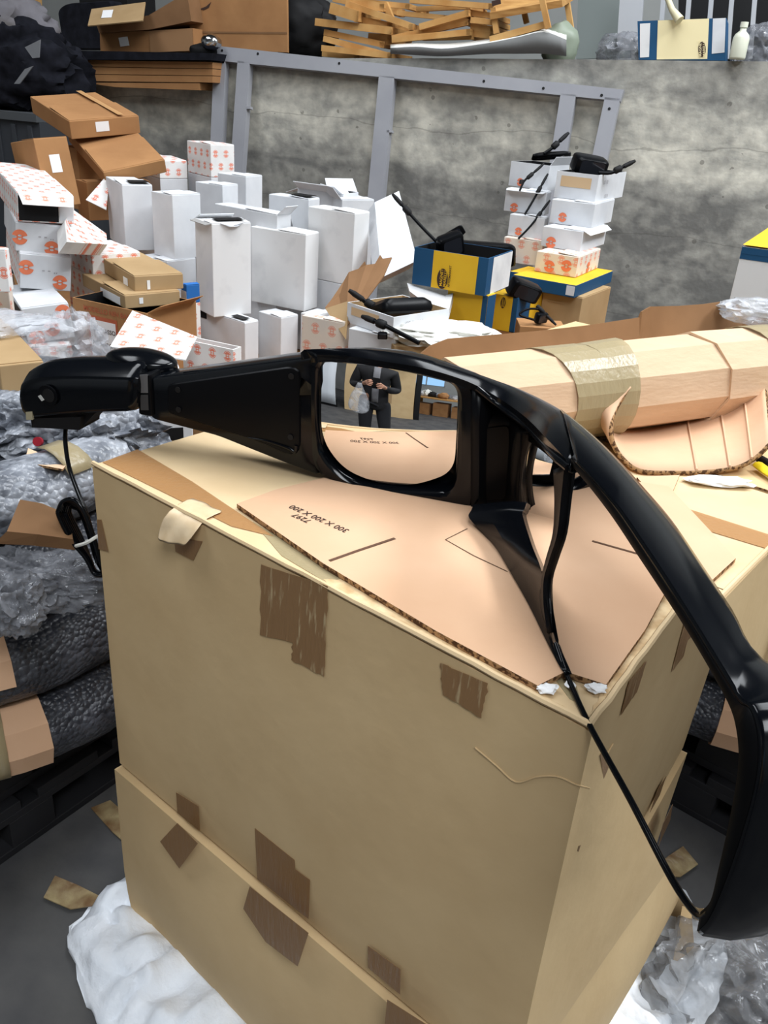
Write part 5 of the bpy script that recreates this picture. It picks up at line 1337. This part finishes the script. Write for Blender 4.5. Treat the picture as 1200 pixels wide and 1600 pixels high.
# ------------------------------------------------------------------ things on and over the wall, left
BBD = 'flat packed boards on the wall'
def wall_top(P):
    x = P.dot(WE)
    for a, b in zip(tp, tp[1:]):
        if x <= b.dot(WE): break
    t_ = (x - a.dot(WE)) / (b.dot(WE) - a.dot(WE)); return a.z + (b.z - a.z) * max(0, min(1, t_)) + .002
def ledge(p, back): P = wl(p, back); return P
def prism(name, pxs, back, depth, m, par=None, label=None):
    P = [wl(p, back) for p in pxs]; return loops_mesh(name, [P, [p + WN * depth for p in P]], m, par, True, True, label=label)
def zl(p, back=0): return wl(p, back)
for i_, (pxs, lab) in enumerate([([(75, 93), (332, 97), (332, 107), (75, 103)], 'topmost long brown board hung along the top of the concrete wall'),
        ([(75, 104), (332, 108), (332, 118), (75, 115)], 'second long brown board along the top of the concrete wall'),
        ([(75, 116), (332, 119), (332, 129), (75, 126)], 'third long brown board along the top of the concrete wall'),
        ([(130, 129), (312, 130), (312, 141), (180, 136)], 'lowest and shortest long brown board along the top of the concrete wall')]):
    o = prism('cardboard_plank', pxs, -.16, .155, BROWN); tag(o, lab, 'board', BBD)
o = prism('black_tray', [(70, 78), (332, 83), (330, 94), (75, 93)], -.2, .19, DARKF); tag(o, 'long dark covered shelf edge under the two brown boxes', 'shelf')
zt = wl((200, 83), 0).z
def lbox(name, label, cat, pxs, back, depth, m, group=None):
    P = [wl(p, back) for p in pxs]
    if back > -.06:
        for a in P: a.z = max(a.z, wall_top(a))
    c = min(P, key=lambda a: a.z); t = thing(name, label, cat, c, group)
    loops_mesh('body', [P, [p + WN * depth for p in P]], m, t, True, True)
    return t
GE = 'open brown boxes on the ledge'
t = lbox('brown_box', 'lower brown box on the ledge with a white label and a taped side', 'box', [(156, 52), (301, 44), (303, 79), (157, 83)], .0, .35, BROWN, GE)
patch('label', [(185, 59), (199, 57), (202, 71), (188, 73)], lambda p: wl(p, -.002), PAPER, t, th=.001, n=-WN)
patch('side_shade_panel', [(233, 48), (300, 44), (302, 79), (235, 82)], lambda p: wl(p, -.004), mat('shaded_side_brown', (150, 112, 76), .8), t, th=.001, n=-WN)  # darker brown stands in for shade on the box's side
t = lbox('brown_box', 'upper brown box on the ledge with its flap hanging open', 'box', [(150, 36), (232, 24), (292, -12), (299, 33), (235, 46), (155, 52)], -.02, .3, BROWND, GE)
quadsheet('flap', [wl((137, 40), -.22), wl((223, 32), -.22), wl((227, 3), -.03), wl((143, 14), -.03)], TAN, t, th=.006)
quadsheet('label', [wl((158, 28), -.16), wl((174, 27), -.16), wl((177, 15), -.10), wl((161, 16), -.10)], PAPER, t, th=.001)
t = lbox('cardboard_sheet', 'large brown cardboard sheet standing on the ledge behind the frame', 'cardboard sheet', [(285, -60), (447, -60), (449, 82), (300, 74)], .1, .02, BROWN)
patch('torn_hole', [(312, 14), (322, 10), (330, 3), (326, 12), (318, 16)], lambda p: wl(p, .098), INK, t, th=.001, n=-WN)
patch('fold_band', [(285, 49), (448, 50), (448, 53), (285, 52)], lambda p: wl(p, .098), BROWND, t, th=.001, n=-WN)
# dark chair back
t = thing('office_chair', 'dark padded chair back standing on the ledge at the left', 'chair', wl((125, 80), .3))
cl = [wl(p, .3) for p in rpoly([(88, 16), (100, 5), (175, 0), (178, 78), (98, 77)], [8, 16, 6, 8, 12])]
loops_mesh('backrest', [[p + WN * .1 for p in cl], [p + WN * .02 for p in cl], [p.lerp(sum(cl, V()) / len(cl), .06) for p in cl]], DARKF, t, True, True)
box('seat', V((wl((95, 92), .36).x, wl((95, 92), .36).y, wall_top(wl((95, 92), .3)))), WE * .5, WN * .35, Z * .03, DARKF, t)
t = lbox('dark_crate', 'black crate standing behind the upper brown box on the ledge', 'crate', [(120, -40), (196, -40), (200, 20), (125, 12)], .5, .3, BLACKM)
t = lbox('yellowed_board', 'yellowish board with red specks at the top left corner', 'board', [(25, -40), (58, -40), (60, 26), (28, 28)], .9, .04, mat('yellowed_board', (190, 146, 88), .8))
t = lbox('brown_board', 'brown panel at the top left edge behind the cloth heap', 'board', [(-20, -40), (25, -40), (27, 22), (-20, 22)], .95, .04, BROWND)
# cloth heap
o = crumple('cloth_heap', wl((20, 106), -.48), (.40, .20, .24), DARKF, 51, None, amp=.35, freq=1.8, sub=5); tag(o, 'heap of dark cloth on the dark cabinet at the left edge', 'cloth')
o = crumple('grey_jacket', wl((14, 42), -.45), (.24, .16, .15), mat('grey_cloth', (108, 106, 112), .9, col2=(84, 80, 80), vscale=6), 53, None, amp=.5, freq=2, sub=4); tag(o, 'grey and beige jacket lying on the dark cloth heap', 'cloth')
o = quadsheet('silver_strip', [wl(p, -.68) for p in [(40, 74), (64, 62), (62, 90), (52, 91)]], mat('silver_cloth', (120, 122, 126), .6), None, th=.006); tag(o, 'upper silver patch on the dark cloth heap', 'cloth')
o = quadsheet('silver_strip', [wl(p, -.68) for p in [(23, 131), (40, 108), (53, 103), (42, 118), (32, 131)]], mat('silver_cloth', (120, 122, 126), .6), None, th=.006); tag(o, 'lower silver strip on the dark cloth heap', 'cloth')
# dark corrugated cabinet
t = thing('metal_cabinet', 'dark grey ribbed metal cabinet at the left edge below the cloth heap', 'cabinet', V((wl((10, 300), -.7).x, wl((10, 300), -.7).y, FZ)))
pa, pb = wl((-160, 152), -.62), wl((58, 158), -.62)
box('body', V((pa.x, pa.y, FZ)), (pb - pa) * 1 - Z * (pb - pa).z, WN * .55, Z * (pa.z - FZ - .06), CORR, t)
box('top_rim', V((pa.x, pa.y, pa.z - .06)) - WN * .02, (pb - pa) - Z * (pb - pa).z, WN * .6, Z * .045, mat('cabinet_rim', (74, 77, 80), .5), t)
for i_ in range(9):
    a = V((pa.x, pa.y, FZ)).lerp(V((pb.x, pb.y, FZ)), (i_ + .3) / 9) - WN * .012
    box('rib', a, WE * .03, WN * .02, Z * (pa.z - FZ - .08), CORR, t)
# little chrome clamp and grey thing at the frame's top left corner
o = crumple('foil_ball', wl((330, 66), -.12), (.055, .05, .04), CHROME, 3, None, amp=.15, sub=3); tag(o, 'crumpled silver foil at the top left corner of the frame', 'foil')
o = crumple('black_clamp', wl((318, 80), -.1), (.07, .05, .035), BLACKM, 4, None, amp=.3, sub=3); tag(o, 'black rag under the silver foil at the frame corner', 'rag')

# ------------------------------------------------------------------ wood on the ledge
GF = 'folded wooden frames stacked on the ledge'
def stick(P, Q, wd, th, m, par, name='slat'):
    P, Q = V(P), V(Q); P.z = max(P.z, wall_top(P) + wd * .55); Q.z = max(Q.z, wall_top(Q) + wd * .55); d = (Q - P).normalized(); s = d.cross(WN).normalized()
    v = [P - s * wd / 2, Q - s * wd / 2, Q + s * wd / 2, P + s * wd / 2]
    return loops_mesh(name, [v, [p + WN * th for p in v]], m, par, True, True)
sets = [('bottom folded wooden frame on the ledge, left pile', [((502, 75), (612, 92), 9), ((505, 60), (608, 89), 9), ((503, 84), (560, 90), 8)], .12),
        ('second folded wooden frame of the left pile', [((492, 34), (612, 48), 11), ((506, 50), (600, 70), 9), ((575, 60), (612, 62), 16)], .15),
        ('third folded wooden frame of the left pile', [((515, 12), (560, 26), 16), ((540, 5), (645, 42), 9), ((560, 30), (612, 40), 9)], .12),
        ('topmost folded wooden frame of the left pile', [((520, -4), (600, 12), 12), ((600, 5), (612, 35), 10), ((560, 2), (640, 10), 8)], .18),
        ('lowest folded wooden frame of the right pile', [((612, 62), (735, 50), 9), ((660, 58), (738, 56), 10), ((735, 52), (772, 56), 9)], .12),
        ('second folded wooden frame of the right pile', [((612, 60), (730, 34), 9), ((735, 42), (773, 46), 9), ((640, 46), (735, 30), 7)], .15),
        ('third folded wooden frame of the right pile', [((655, 42), (732, 20), 9), ((735, 31), (773, 35), 8), ((620, 20), (700, 28), 7)], .12),
        ('topmost folded wooden frame of the right pile', [((640, 0), (770, 10), 8), ((735, 20), (773, 25), 8), ((650, 14), (735, 10), 7)], .15)]
for lab, ss, bk in sets:
    t = thing('wooden_trestle', lab, 'wooden frame', wl(ss[0][0], bk), GF)
    for k_, (a_, b_, w__) in enumerate(ss):
        for off_ in (0, .30):
            stick(wl(a_, bk + off_ + .03 * k_), wl(b_, bk + off_ + .03 * k_), w__ * .0033, .03, WOODD, t)
        stick(wl(b_, bk + .03 * k_) , wl((b_[0] - 7, b_[1]), bk + .03 * k_), w__ * .003, .32, WOOD, t, 'crossbar')
t = thing('wooden_stool', 'small wooden table on thin legs at the right of the folded frames', 'table', wl((835, 70), .1))
quadsheet('tabletop', [wl((765, 20), .0), wl((878, 0), .0), wl((898, -12), .35), wl((785, -10), .35)], WOOD, t, th=.03)
for a_, b_, bk in (((770, 12), (775, 52), .02), ((846, -2), (856, 44), -.06), ((884, -5), (893, 52), .2), ((815, 4), (822, 36), .3)): stick(wl(a_, bk), wl(b_, bk), .026, .026, WOODD, t, 'leg')
stick(wl((765, 62), -.02), wl((852, 38), -.02), .03, .03, WOODD, t, 'stretcher')
patch('stamp', [(768, 2), (782, -2), (783, 6), (769, 10)], lambda p: wl(p, -.005), INK, t, th=.001, n=-WN)
sh = thing('plastic_sheet', 'white plastic sheet hanging over the ledge below the wooden frames', 'plastic sheet', wl((700, 85), -.03))
rows = []
for yy, bk in (((70, 68, 69, 66, 60, 52, 44, 50), .10), ((75, 73, 76, 72, 66, 58, 50, 62), -.05), ((84, 86, 88, 86, 84, 84, 84, 88), -.06 + .03)):
    rows.append(catmull([wl((x, y), bk + .01 * (k_ % 2)) for k_, (x, y) in enumerate(zip((610, 650, 690, 730, 770, 810, 850, 885), yy))], 4))
grid('sheet', rows[:2], SHEET, sh, th=.003); grid('grey_underlay', [rows[1], rows[2]], mat('grey_sheet', (112, 113, 112), .6), sh, th=.003)
o = crumple('green_bag', wl((875, 72), .1), (.09, .06, .10), mat('pale_green_bag', (128, 138, 122), .5), 61, None, amp=.3, sub=3); tag(o, 'pale translucent bag with green print at the end of the white sheet', 'bag')
o = crumple('dark_bag', wl((470, 38), .3), (.20, .12, .16), BLACKM, 62, None, amp=.3, sub=4); tag(o, 'dark bag between the cardboard sheet and the wooden frames', 'bag')

# right part of the ledge
t = lbox('blue_cream_box', 'blue and cream box with a dark oval logo on the ledge', 'box', [(996, 33), (1135, 28), (1133, 98), (997, 99)], .01, .3, BLUE)
patch('cream_panel', [(1028, 32), (1108, 29), (1105, 92), (1026, 93)], lambda p: wl(p, .0085), CREAM, t, th=.001, n=-WN)
patch('white_end_label', [(1114, 29), (1134, 28), (1132, 82), (1112, 84)], lambda p: wl(p, .0085), WHITE, t, th=.001, n=-WN)
patch('white_end', [(1000, 37), (1016, 36), (1014, 89), (1000, 90)], lambda p: wl(p, .0085), WHITEDIRTY, t, th=.001, n=-WN)
vv = [wl((1097 + 6 * math.cos(k_ * math.pi / 10), 77 + 12 * math.sin(k_ * math.pi / 10)), -.103 + .110) for k_ in range(20)]
lg = mesh('oval_logo', vv, [tuple(range(20))], INK, t)
text_mesh('logo_lettering', 'MAGNETI', wl((1096, 88), -.1045 + .1095), wl((1096, 60), -.1045 + .1095) - wl((1096, 88), .005), -WE, .016, CREAM, lg)
text_mesh('logo_lettering', 'MARELLI', wl((1102, 88), -.1045 + .1095), wl((1102, 60), -.1045 + .1095) - wl((1102, 88), .005), -WE, .016, CREAM, lg)
t = thing('wooden_spoon', 'pale wooden stick leaning out of the blue and cream box', 'stick', wl((1060, 30), 0))
tube('stick', [wl((1062, 32), -.02), wl((1050, 15), -.0), wl((1040, -10), .02)], [.022, .014, .012], mat('pale_stick', (206, 198, 164), .6), t)
t = thing('spray_bottle', 'small white plastic bottle right of the blue and cream box', 'bottle', wl((1151, 93), -.05))
bz = wl((1151, 93), -.02)
prof = [(.034, 0), (.036, .01), (.036, .085), (.030, .10), (.014, .115), (.014, .13)]
grid('bottle_body', [[bz + V((r_ * math.cos(a_), r_ * math.sin(a_), h_)) for a_ in [2 * math.pi * k_ / 20 for k_ in range(20)]] for r_, h_ in prof], mat('milky_plastic', (206, 208, 190), .4), t, closed_u=True, capends=True)
tube('cap', [bz + Z * .128, bz + Z * .15], .017, mat('pale_cap', (220, 222, 205), .4), t, seg=14)
t = thing('metal_grille', 'pale steel bar grille standing behind the blue and cream box', 'grille', wl((1120, 95), .55))
for x in (985, 1035, 1075, 1110, 1142, 1178, 1215): stick(wl((x - 6, 92), .5), wl((x + 6, -60), .5), .022 if x != 985 else .12, .03, mat('pale_steel', (176, 178, 182), .5), t, 'bar')
t = lbox('dark_machine', 'black machine body behind the bar grille', 'machine', [(1060, -60), (1240, -60), (1240, 90), (1060, 90)], .75, .5, BLACKM)
t = lbox('partition_board', 'pale panel left of the bar grille on the raised floor', 'panel', [(905, -60), (980, -60), (985, 90), (900, 92)], .9, .05, mat('blue_grey_panel', (116, 124, 122), .7))
o = crumple('plastic_film', wl((975, 80), .35), (.12, .1, .08), FILMD, 71, None, amp=.5, sub=4); tag(o, 'grey translucent film left of the blue and cream box', 'plastic film')
o = crumple('plastic_film', wl((1185, 78), .2), (.1, .1, .10), FILMD, 73, None, amp=.5, sub=4); tag(o, 'grey film heap at the right end of the ledge', 'plastic film')

# ------------------------------------------------------------------ the place behind us, seen in the first glass
def skinned(name, pts, edges, m, parent, sub=2):
    """pts: (co, radius); one continuous surface grown over the joints"""
    org = ORG[parent.name]
    me = bpy.data.meshes.new(name); me.from_pydata([tuple(V(p) - org) for p, r in pts], edges, [])
    o = bpy.data.objects.new(name, me); COL.objects.link(o); o.parent = parent; ORG[o.name] = org
    md = o.modifiers.new('skin', 'SKIN'); md.use_smooth_shade = True
    if not me.skin_vertices: return o
    for i, (p, r) in enumerate(pts):
        sv = me.skin_vertices[0].data[i]; rr = r if isinstance(r, tuple) else (r, r); sv.radius = rr; sv.use_root = (i == 0)
    s_ = o.modifiers.new('sub', 'SUBSURF'); s_.levels = sub; s_.render_levels = sub
    me.materials.append(m)
    return o
PX, PY = -1.02, -.42
per = thing('person', 'person in an open black jacket and dark trousers holding a phone and a clear bag, seen in the mirror', 'person', (PX, PY, FZ))
per['label'] = 'person in a black jacket holding a phone and a clear bag, reflected in the mirror'
fw = V((.50, .866, 0)); rt = V((.866, -.50, 0))      # facing direction and the person's right-hand side is -rt
def pp(x, y, z): return V((PX, PY, FZ)) + rt * x + fw * y + Z * z
SKINM = mat('skin', (196, 146, 120), .55); JACKET = mat('black_jacket', (22, 22, 25), .85); TROUS = mat('dark_trousers', (26, 27, 32), .9); SHIRT = mat('grey_shirt', (118, 118, 122), .9)
HAIR = mat('dark_hair', (40, 32, 28), .8)
B = [(pp(0, 0, .98), (.13, .10)), (pp(0, 0, 1.12), (.13, .095)), (pp(0, .01, 1.28), (.15, .10)), (pp(0, 0, 1.42), (.14, .09)), (pp(0, 0, 1.50), .055), (pp(0, .02, 1.56), .05),
     (pp(.17, 0, 1.42), .055), (pp(.22, -.04, 1.16), .042), (pp(.13, .20, 1.17), .033), (pp(.07, .29, 1.22), .026),
     (pp(-.17, 0, 1.42), .055), (pp(-.23, -.04, 1.16), .042), (pp(-.15, .20, 1.18), .033), (pp(-.09, .29, 1.24), .026),
     (pp(.09, 0, .92), .085), (pp(.10, .02, .50), .058), (pp(.11, -.01, .10), .04), (pp(.11, .10, .05), .035),
     (pp(-.09, 0, .92), .085), (pp(-.11, .02, .50), .058), (pp(-.12, -.01, .10), .04), (pp(-.12, .10, .05), .035)]
E_ = [(0, 1), (1, 2), (2, 3), (3, 4), (4, 5), (3, 6), (6, 7), (7, 8), (8, 9), (3, 10), (10, 11), (11, 12), (12, 13), (0, 14), (14, 15), (15, 16), (16, 17), (0, 18), (18, 19), (19, 20), (20, 21)]
# palms and fingers grow out of the wrists
def hand(wi, side):
    w = B[wi][0]; inw = rt * (-side)
    pm = w + fw * .045 + inw * .02 + Z * .005; B.append((pm, (.034, .018))); a = len(B) - 1; E_.append((wi, a))
    for k, ln in enumerate((.040, .045, .042, .033)):
        b0 = pm + fw * .035 + Z * (.030 - .020 * k); b1 = b0 + fw * ln * .5 + inw * ln * .3; b2 = b1 + inw * ln * .75 - fw * .008
        B.append((b0, .0095)); B.append((b1, .009)); B.append((b2, .0075)); n_ = len(B); E_.extend([(a, n_ - 3), (n_ - 3, n_ - 2), (n_ - 2, n_ - 1)])
    t0 = pm + Z * .028 - fw * .01; t1 = t0 + Z * .02 + inw * .03; B.append((t0, .011)); B.append((t1, .009)); n_ = len(B); E_.extend([(a, n_ - 2), (n_ - 2, n_ - 1)])
hand(9, 1); hand(13, -1)
skinned('body', B, E_, SKINM, per)
# head
hc = pp(0, .035, 1.66); rows = []
for i in range(17):
    a = math.pi * i / 16; zz = math.cos(a); r_ = max(.03, math.sin(a)); ring = []
    for k in range(24):
        b = 2 * math.pi * k / 24; x = math.cos(b) * .077 * r_; y = math.sin(b) * .096 * r_
        if zz < 0: x *= 1 + zz * .28; y *= 1 + zz * .12
        fr_ = max(0, math.sin(b)) ** 6
        y += fr_ * (.026 * math.exp(-((zz + .12) / .14) ** 2) + .008 * math.exp(-((zz + .5) / .08) ** 2) - .006 * math.exp(-((zz - .12) / .08) ** 2))
        ring.append(hc + rt * x + fw * y + Z * (zz * .118))
    rows.append(ring)
hdo = grid('head', rows, SKINM, per, closed_u=True, capends=True)
for sx in (-1, 1):
    tube('ear', [hc + rt * .077 * sx - Z * .03, hc + rt * .084 * sx + Z * .0, hc + rt * .080 * sx + Z * .03], .011, SKINM, hdo, seg=8)
    disc('eye', hc + rt * .030 * sx + fw * .086 + Z * .012, fw, .009, .003, mat('eye_dark', (40, 34, 30), .3), hdo, 10)
tube('mouth', [hc + rt * .022 + fw * .086 - Z * .062, hc + fw * .094 - Z * .063, hc - rt * .022 + fw * .086 - Z * .062], .004, mat('lips', (160, 96, 88), .6), hdo, seg=6)
rows = []
for i in range(10):
    a = math.pi * .56 * i / 9; zz = math.cos(a); r_ = max(.03, math.sin(a)); rows.append([hc + rt * math.cos(b) * .083 * r_ + fw * (math.sin(b) * .10 * r_ - .012) + Z * (zz * .127 + .006) for b in [2 * math.pi * k / 24 for k in range(24)]])
grid('hair', rows, HAIR, per, closed_u=True, capends=True)
J = [(pp(0, 0, .78), (.175, .135)), (pp(0, 0, 1.12), (.16, .12)), (pp(0, .0, 1.28), (.175, .125)), (pp(0, 0, 1.43), (.15, .105)), (pp(0, 0, 1.49), .075),
     (pp(.18, 0, 1.42), .075), (pp(.235, -.04, 1.16), .062), (pp(.14, .19, 1.17), .050), (pp(.085, .265, 1.21), .042),
     (pp(-.18, 0, 1.42), .075), (pp(-.245, -.04, 1.16), .062), (pp(-.16, .19, 1.18), .050), (pp(-.105, .265, 1.23), .042)]
skinned('jacket', J, [(0, 1), (1, 2), (2, 3), (3, 4), (3, 5), (5, 6), (6, 7), (7, 8), (3, 9), (9, 10), (10, 11), (11, 12)], JACKET, per)
rows = []
for z_ in (1.47, 1.35, 1.2, 1.05, .95): rows.append([pp(x, .105 + .03 * math.cos(x * 12) + (.02 if 1.1 < z_ < 1.4 else 0) * 1, z_) for x in (-.035, -.018, 0, .018, .035)])
grid('shirt', rows, SHIRT, per, th=.004)
skinned('trousers', [(pp(0, 0, 1.06), (.15, .115)), (pp(.095, 0, .88), .10), (pp(.105, .02, .50), .075), (pp(.115, 0, .09), .062), (pp(-.095, 0, .88), .10), (pp(-.115, .02, .50), .075), (pp(-.125, 0, .09), .062)], [(0, 1), (1, 2), (2, 3), (0, 4), (4, 5), (5, 6)], TROUS, per)
for sx in (.112, -.122): tube('shoe', [pp(sx, -.06, .045), pp(sx, 0, .055), pp(sx, .10, .045), pp(sx, .19, .035)], [.042, .048, .045, .03], BLACKM, per, seg=12, flat=.9)
ph = thing('phone', 'dark phone held in both hands by the person in the mirror', 'phone', pp(0, .33, 1.20))
box('body', pp(-.035, .345, 1.18), rt * .075, fw * .009, (Z * .145 + fw * .04), BLACKM, ph, bevel=.003)
bg = thing('clear_bag', 'clear crumpled plastic bag hanging from the right hand of the person', 'bag', pp(-.16, .28, .80))
rows = []
for i, (z_, r_) in enumerate(((1.22, .02), (1.16, .035), (1.08, .07), (.98, .10), (.88, .11), (.80, .085), (.78, .02))):
    rows.append([pp(-.15 + r_ * math.cos(b) * (1 + .2 * noise.noise(V((b * 2, i * .8, 1)))), .30 + r_ * .6 * math.sin(b) * (1 + .3 * noise.noise(V((b * 3, i, 5)))), z_) for b in [2 * math.pi * k / 28 for k in range(28)]])
grid('film', rows, FILM, bg, closed_u=True, sub=1)
# tall cartons behind the person with black bale on top
cd = V((.88, -.47, 0)); cn = V((.47, .88, 0)); c0 = V((-3.35, -2.0, FZ))
c1 = c0 + cd * .50
t = thing('wide_carton', 'wide tan carton under a black bale behind the person, seen in the mirror', 'box', c1); box('body', c1, cd * 1.60, -cn * .8, Z * 1.75, KRAFT, t, bevel=.005)
quadsheet('face_panel', [c1 + cd * .5 + cn * .002 + Z * .5, c1 + cd * 1.1 + cn * .002 + Z * .5, c1 + cd * 1.1 + cn * .002 + Z * 1.3, c1 + cd * .5 + cn * .002 + Z * 1.3], TAN, t, th=.001)
o = crumple('black_bale', c1 + cd * .8 - cn * .35 + Z * 2.02, (.85, .45, .28), mat('black_film', (12, 12, 14), .2, spec=.6), 81, None, amp=.3, freq=3, sub=5); tag(o, 'bale in shiny black film on the wide tan carton behind the person', 'bale')
c2 = c1 + cd * 1.62
t = thing('dark_post', 'dark steel column between the wide carton and the cluttered table', 'column', c2); box('post', c2, cd * .12, -cn * .12, Z * (CZ - FZ), BLACKM, t)
t = thing('white_van_side', 'smooth white vehicle side panel at the far left in the mirror', 'vehicle panel', c0 - cd * 1.2)
rows = [[c0 - cd * 1.5 + cd * (.2 * i) + Z * z_ + cn * (.10 * math.sin(math.pi * (z_ + .2) / 2.6)) for i in range(10)] for z_ in (.1, .5, .9, 1.0, 1.05, 1.5, 2.0, 2.3)]
grid('panel', rows, mat('white_vehicle_paint', (226, 232, 238), .25, spec=.5), t, th=.04); box('sill', c0 - cd * 1.5, cd * 1.8, -cn * .1, Z * .26, BLACKM, t)
t = thing('work_table', 'long table heaped with parts and wrappings, seen at the right of the mirror', 'table', (-2.0, -4.9, FZ))
box('tabletop', (-2.0, -4.9, .62), (2.6, 0, 0), (0, .9, 0), Z * .05, WOOD, t)
for x, y in ((-1.95, -4.85), (.5, -4.85), (-1.95, -4.1), (.5, -4.1)): box('leg', (x, y, FZ), (.07, 0, 0), (0, .07, 0), Z * (.62 - FZ), WOOD, t)
random.seed(11)
CL = [(FILM, 'silver film heap'), (SHEET, 'white sheet heap'), (BLACKM, 'black part'), (GREYP, 'grey part'), (BROWN, 'brown paper heap'), (FILMD, 'grey film heap')]
PLC = ['at the end nearest the dark column', 'second from the dark column', 'third from the dark column', 'fourth from the dark column', 'fifth from the dark column', 'sixth from the dark column', 'just before the middle', 'just past the middle', 'sixth from the far end', 'fifth from the far end', 'fourth from the far end', 'third from the far end', 'second from the far end', 'at the far end']
for i in range(14):
    m_, nm = CL[i % 6]; x = -1.85 + .175 * i; rr = .09 + .07 * random.random()
    o = crumple('heap', (x, -4.5 + .25 * random.uniform(-1, 1), .68 + rr * .8), (rr, rr, rr), m_, 90 + i, None, amp=.5, sub=3)
    o.name = nm.replace(' ', '_'); tag(o, nm + ' on the mirrored work table, ' + PLC[i], nm.split()[-1], 'clutter on the work table')
for i in range(5):
    x = -1.9 + .52 * i; t = thing('brown_carton', 'brown carton under the mirrored work table, ' + ['nearest the dark column', 'second from the dark column', 'middle one', 'second from the far end', 'at the far end'][i], 'box', (x, -4.7, FZ), 'cartons under the work table'); box('body', (x, -4.7, FZ), (.42, 0, 0), (0, .5, 0), Z * (.5 + .1 * (i % 2)), BROWN, t)
w = struct(mesh('window_5', [(-2.9, FY0 + .02, 1.2), (-1.5, FY0 + .02, 1.2), (-1.5, FY0 + .02, 2.8), (-2.9, FY0 + .02, 2.8)], [(3, 2, 1, 0)], emit_mat('daylit_window', (150, 196, 236), 1.1)))
for x in (-2.9, -2.2, -1.53): box('window_frame', (x, FY0 + .005, 1.2), (.04, 0, 0), (0, .05, 0), Z * 1.6, GREYP, w)
